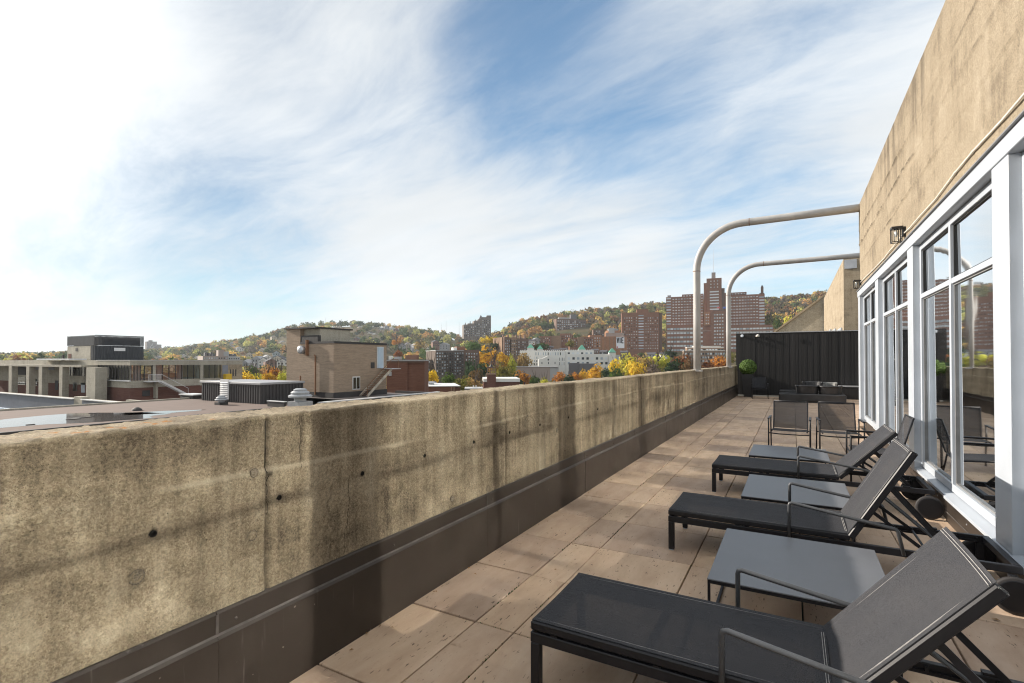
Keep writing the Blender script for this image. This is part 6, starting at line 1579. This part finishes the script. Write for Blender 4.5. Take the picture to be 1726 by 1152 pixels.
# houses among the trees on the left hill
HC = [('white', (0.62, 0.60, 0.56)), ('cream', (0.48, 0.42, 0.33)), ('grey', (0.30, 0.30, 0.31)), ('brown brick', (0.20, 0.115, 0.085)), ('pale blue', (0.36, 0.42, 0.46))]
HM = [paint('hill_house_' + n.replace(' ', '_'), c, 0.1, 0.2) for n, c in HC]
HSPOT = [(452, 599, 700, 0, 'near the left end of the hill foot'), (458, 605, 560, 3, 'low beside the orange tree'), (444, 603, 600, 0, 'left of the orange tree'), (432, 601, 620, 2, 'below the dark trees'), (468, 600, 640, 1, 'just left of the tan penthouse'),
         (476, 605, 560, 0, 'against the tan penthouse wall'), (412, 608, 600, 2, 'right of the pinkish grey block'), (424, 606, 640, 0, 'in the hollow right of pinkish block'), (466, 592, 850, 4, 'half way up left of the penthouse'), (440, 588, 1000, 1, 'on the left slope'),
         (478, 575, 1150, 0, 'high on the left shoulder'), (462, 566, 1250, 1, 'on the left skyline'), (550, 571, 1150, 0, 'above the penthouse roof'), (562, 552, 1350, 0, 'large, near the hilltop'), (572, 549, 1380, 1, 'right of the big hilltop house'),
         (588, 556, 1280, 2, 'upper slope centre'), (607, 550, 1350, 1, 'below the summit'), (622, 560, 1180, 0, 'gabled, mid slope'), (632, 562, 1160, 0, 'gabled, right of its twin'), (642, 553, 1300, 2, 'upper right slope'), (652, 549, 1360, 2, 'row on the right crest'),
         (660, 552, 1320, 0, 'right crest, white'), (668, 554, 1290, 3, 'right crest, dark brick'), (600, 569, 1020, 3, 'lower slope left of brick block'), (545, 565, 1200, 4, 'over the chimney block'), (676, 579, 760, 2, 'long roofs above apartment block'), (690, 578, 770, 1, 'second of the long roofs'),
         (704, 579, 760, 2, 'third of the long roofs'), (718, 580, 750, 0, 'last of the long roofs'), (735, 574, 800, 3, 'left of the dark green trees'), (748, 578, 760, 2, 'above the balconied block'), (420, 594, 900, 1, 'far left slope'), (405, 585, 1150, 0, 'far left hillside'),
         (390, 577, 1500, 2, 'far left skyline'), (310, 597, 1300, 0, 'beyond the pool building'), (332, 600, 1000, 0, 'pale, beyond the pool building'), (270, 600, 1300, 0, 'left of the other far pale ones'), (262, 601, 1250, 1, 'farthest left'), (840, 572, 700, 1, 'above the golden tree'), (905, 570, 650, 2, 'at the foot of the right hill'), (1316, 556, 640, 0, 'right of the tower complex'), (1325, 558, 620, 1, 'dark roofed, right of the tower complex')]
for k, (px, py, R0_, c, where) in enumerate(HSPOT):
    F = Facade(px, R0_, random.uniform(-40, 40))
    gz = F.z(py) ; w_ = random.uniform(9, 14); dpt = random.uniform(8, 11); hh = random.uniform(6.5, 9)
    F.zb = F.zb + gz - hh - 3.0
    r = F.root('hillside_house', HC[c][0] + ' gabled house among trees, ' + where, 'house', 'houses on the hillside'); PROTECT.append((px - w_ * .45 / R0_ * FPX, px + w_ * .45 / R0_ * FPX, py, py + 5.5 / R0_ * FPX, R0_))
    drop = 25
    MB().box(-w_ / 2, w_ / 2, 0, dpt, -drop, hh).build('wall', HM[c], r)
    MB().extrude([(-w_ / 2 - .4, -.4, hh + .01), (0, -.4, hh + 3.4), (w_ / 2 + .4, -.4, hh + .01)], (0, dpt + .8, 0)).build('roof', M_FB['roof'] if k % 3 else HM[2], r)
    MB().extrude([(-w_ / 2 + .6, -.02, hh + .05), (0, -.02, hh + 2.8), (w_ / 2 - .6, -.02, hh + .05)], (0, -.45, 0)).build('gable', HM[c], r)
    for i in range(3):
        for j in range(2): link('window', win_mesh(1.2, 1.6, M_WD), r, (-w_ / 3 + i * w_ / 3, 0, hh - 2.0 - 3.2 * j))

# ------------------------------------------------------------------ trees
def leaf_material(name, use_attr):
    m, nt, b = base_mat(name, (0.1, 0.1, 0.03), 0.8, 0, 0.15)
    if use_attr:
        a_ = nt.nodes.new('ShaderNodeAttribute'); a_.attribute_name = 'leaf'; col = a_.outputs['Color']
    else:
        col = nt.nodes.new('ShaderNodeObjectInfo').outputs['Color']
    n1 = noise_n(nt, geo_pos(nt), 0.35, 3, 0.6)
    v = maprange(nt, n1, 0.3, 0.7, 0.75, 1.25, False)
    vv = new_node(nt, 'ShaderNodeCombineXYZ', {0: v, 1: v, 2: v}).outputs[0]
    col = mixc(nt, 1.0, col, vv, 'MULTIPLY')
    nt.links.new(col, b.inputs['Base Color'])
    tl = nt.nodes.new('ShaderNodeBsdfTranslucent'); nt.links.new(col, tl.inputs[0])
    mx_ = new_node(nt, 'ShaderNodeMixShader', {0: 0.38, 1: b.outputs[0], 2: tl.outputs[0]})
    nt.links.new(mx_.outputs[0], nt.nodes['Material Output'].inputs[0])
    return m
M_LEAF = leaf_material('tree_leaves', False)
M_LEAF_S = leaf_material('woodland_leaves', True)
M_BARK = varied('bark', (0.07, 0.055, 0.045), 0.95, 0.3, 2.0)
def crown_quads(n, rs, lumps=9, size=0.085, shape=(1, 1, 1), flat=0.35):
    """leaf clumps over several overlapping lobes inside a unit crown (radius 1, centre 0)"""
    out = []
    cs = []
    for k in range(lumps):
        d = rs.normal(size=3); d /= np.linalg.norm(d); d[2] = d[2] * .9
        cs.append((d * (0.25 + 0.42 * rs.random()), 0.34 + 0.26 * rs.random()))
    cs.append((np.zeros(3), 0.55))
    per = n // len(cs)
    for c, r in cs: out.append(leaf_cloud(per, c, (r, r, r), size, rs, 0.62, 0.55))
    Q = np.concatenate(out, 0)
    return Q * np.array(shape)
CROWNS = []
for v_ in range(10):
    rs = np.random.default_rng(100 + v_)
    Q = crown_quads(620, rs, 8 + v_ % 4, 0.105)
    me = np_mesh('crown', Q.reshape(-1, 3), np.arange(len(Q) * 4).reshape(-1, 4)); me.materials.append(M_LEAF); CROWNS.append(me)
SPARSE = []
for v_ in range(3):
    rs = np.random.default_rng(200 + v_)
    Q = crown_quads(300, rs, 12, 0.07)
    me = np_mesh('crown', Q.reshape(-1, 3), np.arange(len(Q) * 4).reshape(-1, 4)); me.materials.append(M_LEAF); SPARSE.append(me)
def trunk_mesh(seed):
    rs = random.Random(seed); mb = MB()
    mb.tube([(0, 0, -1.0), (0.02, 0.0, -.4), (-.02, .02, 0.1), (0.0, 0, .55)], [.075, .06, .045, .015], 7)
    for k in range(7):
        a = rs.uniform(0, 6.28); z0 = rs.uniform(-.35, .2); l = rs.uniform(.4, .7)
        mb.tube([(0, 0, z0), (math.cos(a) * l * .5, math.sin(a) * l * .5, z0 + l * .35), (math.cos(a) * l, math.sin(a) * l, z0 + l * .8)], [.032, .02, .006], 5)
    me = mb.mesh('trunk', smooth=True); me.materials.append(M_BARK); return me
TRUNKS = [trunk_mesh(s) for s in range(4)]
LC = {'gold': (0.60, 0.36, 0.035), 'yellow': (0.66, 0.49, 0.045), 'yg': (0.46, 0.44, 0.06), 'orange': (0.50, 0.22, 0.035), 'rust': (0.25, 0.095, 0.03), 'tan': (0.36, 0.25, 0.09), 'olive': (0.17, 0.155, 0.03), 'green': (0.075, 0.125, 0.025),
      'dark': (0.032, 0.058, 0.02), 'mauve': (0.17, 0.125, 0.10), 'brown': (0.17, 0.10, 0.04)}
def tree(px, ytop, dist, wpx, hpx, colr, label, k, sparse=False):
    c = at(px, ytop, dist); gz = float(ground_z(c[0], c[1]))
    sc_ = dist / FPX * math.sqrt(1 + ((px - 863) / FPX) ** 2) ** 0
    rad = wpx * sc_ / 2 * 1.40; hh = hpx * sc_ / 2 * 1.32
    top_ = c[2]; cz = top_ - hh * .93
    t = thing('autumn_tree' if colr not in ('green', 'dark') else 'green_tree', label, 'tree', (c[0], c[1], gz), random.uniform(0, 6.28), 'trees in the town')
    cr = link('crown', (SPARSE[k % 3] if sparse else CROWNS[k % 10]), t, (0, 0, cz - gz)); cr.scale = (rad, rad, hh)
    j = random.uniform(.88, 1.12); base = LC[colr]
    cr.color = (min(1, base[0] * j), min(1, base[1] * j * random.uniform(.94, 1.06)), base[2] * j, 1)
    tr_ = link('trunk', TRUNKS[k % 4], t, (0, 0, cz - gz)); tr_.scale = (rad * .9, rad * .9, max(hh, (cz - gz)))
    PROTECT.append((px - wpx * .45, px + wpx * .45, ytop, ytop + hpx * .8, dist))
TL = [(727, 617, 145, 24, 34, 'yellow', 'bright yellow tree right of the plain red brick block'), (756, 629, 150, 24, 22, 'green', 'round green tree right of the bright yellow one'), (777, 632, 165, 28, 26, 'olive', 'olive bush between the green tree and pale tan tree'),
      (801, 633, 170, 32, 30, 'tan', 'pale tan tree left of the brick tower'), (831, 582.5, 295, 50, 44, 'gold', 'largest golden tree in front of the tan apartment house'), (849, 590, 288, 24, 40, 'gold', 'narrower golden tree touching the largest one on its right'),
      (864, 598, 262, 13, 34, 'yg', 'slim yellow-green tree left of the white building'), (883, 591, 300, 25, 36, 'tan', 'tan-gold tree before the left end of white building'), (833, 602, 242, 26, 20, 'mauve', 'bare mauve-grey tree below the largest golden one'),
      (806, 606, 232, 32, 34, 'dark', 'dark green tree mass right of the balconied block'), (793, 597, 246, 20, 44, 'dark', 'tall dark green tree against the balconied block'), (848, 612, 212, 32, 40, 'olive', 'olive yellow tree behind the brick tower'),
      (802, 620, 205, 22, 20, 'brown', 'brown tree in front of the dark green mass'), (884, 621, 232, 34, 34, 'orange', 'orange-gold tree at the left of the grey wall'), (867, 627, 215, 26, 34, 'dark', 'dark green tree right of the brick tower'),
      (903, 632, 205, 20, 22, 'green', 'small green tree below the grey wall'), (918, 637, 200, 18, 18, 'yg', 'small yellow-green tree right of the small green one'), (944, 624, 232, 24, 30, 'orange', 'orange tree at the right end of grey wall'), (958, 630, 222, 24, 22, 'dark', 'dark shrub tree below the dark annex'),
      (799, 571, 430, 28, 22, 'green', 'dark green round tree above the balconied block'), (834.5, 574.5, 425, 14, 16, 'dark', 'small dark conifer left of the tan apartment house'), (826, 567, 500, 30, 14, 'yellow', 'yellow tree at the foot of the castle tower'), (1001, 611, 242, 34, 36, 'gold', 'orange-gold round tree in front of the dark annex'),
      (973, 625, 232, 20, 24, 'orange', 'small orange tree left of the orange-gold round one'), (982, 621, 236, 11, 22, 'gold', 'slim golden tree beside the small orange one'), (1021, 617, 236, 16, 30, 'dark', 'slim dark green tree right of the orange-gold one'),
      (1038, 618, 228, 28, 34, 'green', 'broad green tree below the end pavilion'), (1037, 603, 262, 24, 30, 'yellow', 'yellow tree beside the grey end pavilion'), (1059, 592.5, 258, 36, 44, 'yg', 'big yellow-green tree right of the white building'), (1075, 601, 246, 28, 38, 'yellow', 'bright yellow tree between two yellow-green ones'),
      (1108, 590.5, 256, 46, 40, 'yg', 'wide yellow-green tree left of the near pipe'), (1092, 598, 248, 22, 36, 'tan', 'tan tree left of the wide yellow-green tree'), (1101, 609, 234, 30, 30, 'mauve', 'half-bare grey tree below the wide yellow-green one'), (1131, 601, 240, 28, 36, 'dark', 'dark green tree left of the rust tree'),
      (1131, 588.5, 330, 16, 14, 'dark', 'small dark tree under the left end of the tower complex'), (1151, 595.5, 252, 36, 32, 'rust', 'rust red round tree at the near pipe'), (1166, 606, 236, 24, 22, 'brown', 'brown tree just left of the near pipe foot'), (1212, 598, 270, 34, 26, 'orange', 'rusty orange tree between the two pipes'),
      (1195, 606, 250, 22, 20, 'rust', 'small rust tree right of the near pipe'), (1232, 586, 360, 12, 24, 'olive', 'olive tree behind the far pipe'), (1336, 524, 520, 25, 34, 'yg', 'round yellow-green tree on the slope above the fence'), (1311, 533, 540, 11, 24, 'green', 'small green tree left of the round one above fence'),
      (1298, 524, 660, 16, 26, 'olive', 'olive tree right of the tower complex slab'), (464, 616.5, 210, 24, 24, 'orange', 'orange tree left of the tan penthouse'), (474, 625, 190, 16, 18, 'yg', 'yellow-green tree at the foot of the penthouse'), (452, 627, 180, 18, 14, 'gold', 'golden bush behind the corrugated box'),
      (415, 625, 200, 28, 22, 'yellow', 'yellow tree right of the pool building end wall'), (433, 628, 205, 22, 18, 'yg', 'yellow-green tree behind the corrugated box'), (428, 614, 260, 14, 22, 'green', 'green tree above the yellow ones left of penthouse'), (711, 610, 300, 10, 20, 'olive', 'olive tree between the two grey-brown blocks'),
      (817, 588, 300, 16, 20, 'olive', 'olive tree left of the largest golden tree'), (668, 572, 760, 14, 9, 'orange', 'orange tree above the apartment roofs at left'), (708, 573, 700, 22, 16, 'tan', 'tan tree behind the long roofs'), (671, 589, 330, 12, 14, 'rust', 'small red tree behind the first grey-brown block'), (903, 578, 440, 12, 12, 'brown', 'brown tree above the white left wing'), (914, 577, 430, 22, 14, 'green', 'dark green tree cluster behind the turrets'), (962, 573, 470, 16, 12, 'olive', 'olive tree between the brick walk-ups'), (893, 588, 420, 8, 12, 'brown', 'small brown tree at the first turret')]
for k, a_ in enumerate(TL): tree(*a_, k, a_[5] == 'mauve')

# woodland over the hills: one mass, thousands of small crowns
rs = np.random.default_rng(77)
def wood(npts, px_lo, px_hi, r_lo, r_hi, name, label, palette, probs, size, quads_per, keep=None):
    px = rs.uniform(px_lo, px_hi, npts); rr = np.sqrt(rs.uniform(r_lo ** 2, r_hi ** 2, npts))
    az = np.interp(px, _px_s, _az_s); _, ridge_r, _ = ridge(az)
    ok = rr < ridge_r * 1.03
    px, rr, az = px[ok], rr[ok], az[ok]
    x, y = rr * np.sin(az), rr * np.cos(az); z = ground_z(x, y)
    rad = size * (0.50 + 1.0 * rs.random(len(x)) ** 1.6); hgt = rad * (0.85 + .35 * rs.random(len(x)))
    v = np.stack([x, y, z + hgt * 1.2 - EYE], 1)
    w_ = v @ _fw; sx = 863 + FPX * (v @ _rt) / w_; sy_mid = _cy - FPX * (v @ _up) / w_
    sy_top = sy_mid - FPX * hgt / w_; hw = FPX * rad / w_
    good = np.ones(len(x), bool)
    for (p0, p1, y0, y1, R0_) in PROTECT:
        good &= ~((rr < R0_ + 6) & (sx + hw > p0) & (sx - hw < p1) & (sy_top < y1 - 0.5) & (sy_mid + 2 * FPX * hgt / w_ > y0) & (rr > R0_ * .45))
        good &= ~((np.abs(rr - R0_ - 12) < 22) & (sx > p0) & (sx < p1))
    x, y, z, rad, hgt = x[good], y[good], z[good], rad[good], hgt[good]
    n = len(x); m_ = n * quads_per
    d = rs.normal(size=(m_, 3)); d[:, 2] = np.abs(d[:, 2]) * 1.0 - .35; d /= np.linalg.norm(d, axis=1)[:, None]
    lob = 0.62 + 0.46 * rs.random(m_)
    R3 = np.repeat(np.stack([rad, rad, hgt], 1), quads_per, 0); C3 = np.repeat(np.stack([x, y, z + hgt * 1.1], 1), quads_per, 0)
    c = C3 + d * lob[:, None] * R3
    nrm = d + rs.normal(size=(m_, 3)) * .45; nrm /= np.linalg.norm(nrm, axis=1)[:, None]
    t = np.cross(nrm, rs.normal(size=(m_, 3))); t /= np.linalg.norm(t, axis=1)[:, None] + 1e-9
    b = np.cross(nrm, t); s = (np.repeat(rad, quads_per) * (0.17 + .20 * rs.random(m_)))[:, None]
    Q = np.stack([c - t * s, c + b * s * .8, c + t * s, c - b * s * .8], 1)
    me = np_mesh(name, Q.reshape(-1, 3), np.arange(m_ * 4).reshape(-1, 4))
    patch = fbm2(x / 140 + 9, y / 140 + 4, 33, 3)
    pal = np.array([LC[p] for p in palette]); lum_ = pal @ np.array([.35, .5, .15]); pal = (pal * .66 + lum_[:, None] * np.array([.36, .36, .24])) * 1.0; pr = np.array(probs)[None, :] * np.ones((n, 1))
    pr[:, :2] *= (0.4 + 1.6 * smoothstep(.35, .6, patch))[:, None]
    pr /= pr.sum(1, keepdims=True); cum = pr.cumsum(1); ch = (rs.random(n)[:, None] > cum).sum(1).clip(0, len(palette) - 1)
    colr = pal[ch] * (0.8 + .4 * rs.random(n))[:, None]
    cols = np.ones((m_ * 4, 4), np.float32); cols[:, :3] = np.repeat(colr, quads_per * 4, 0)
    at_ = me.color_attributes.new('leaf', 'FLOAT_COLOR', 'POINT'); at_.data.foreach_set('color', cols.ravel())
    me.materials.append(M_LEAF_S)
    o = link(name, me, None, kind='stuff'); o['label'] = label; o['category'] = 'woodland'
    return n
PAL = ['orange', 'gold', 'rust', 'olive', 'green', 'dark', 'yg', 'brown', 'mauve']
n1 = wood(7400, -60, 800, 430, 2600, 'left_hill_woodland', 'mixed green and autumn woodland covering the left hill', PAL, [.09, .06, .05, .28, .24, .12, .10, .05, .03], 6.0, 64)
n2 = wood(4600, 780, 1480, 560, 1300, 'right_hill_woodland', 'orange and brown autumn woodland covering the long right hill', PAL, [.15, .12, .09, .24, .12, .05, .10, .13, .14], 5.6, 64)
n3 = wood(1500, 380, 1480, 240, 620, 'town_woodland', 'small garden trees scattered through the town', PAL, [.10, .12, .06, .24, .16, .14, .10, .07, .04], 4.6, 90)
n4 = wood(3600, -60, 420, 1400, 2700, 'far_left_woodland', 'distant autumn woodland along the left horizon', PAL, [.20, .08, .08, .25, .18, .12, .04, .08, .02], 5.6, 40)
print('woodland crowns', n1, n2, n3, n4)
# thin radio masts on the skyline
for (px, y0, y1, R0_, lb_) in ((548.5, 547, 535, 1500, 'thin radio mast on top of the left hill'), (744, 556, 546.5, 1400, 'short thin mast above the saddle between the hills'), (752, 560, 541, 1450, 'tallest thin mast above the saddle'), (774, 565, 543, 1450, 'thin mast close to the castle tower')):
    a_ = at(px, y0 + 4, R0_); b_ = at(px, y1, R0_)
    o = MB().tube([(a_[0], a_[1], a_[2] - 12), (b_[0], b_[1], b_[2])], [.5, .25], 5).build('radio_mast', M_STEEL, None); o['label'] = lb_; o['category'] = 'mast'; o['group'] = 'masts on the skyline'

# ------------------------------------------------------------------ the air: thin even haze over the whole place
m_hz = bpy.data.materials.new('thin_haze'); m_hz.use_nodes = True
nt = m_hz.node_tree; nt.nodes.clear()
o_ = nt.nodes.new('ShaderNodeOutputMaterial'); pv_ = nt.nodes.new('ShaderNodeVolumePrincipled')
pv_.inputs['Color'].default_value = (0.80, 0.88, 0.96, 1); pv_.inputs['Density'].default_value = 0.00010; pv_.inputs['Anisotropy'].default_value = 0.2
nt.links.new(pv_.outputs[0], o_.inputs['Volume'])
hz = MB().box(-7400, 7400, -7400, 7400, float(GZ.min()) - 1.5, 190.0).build('haze', m_hz, None, kind='stuff')
hz['label'] = 'thin pale autumn haze over the town and hills'; hz['category'] = 'haze'
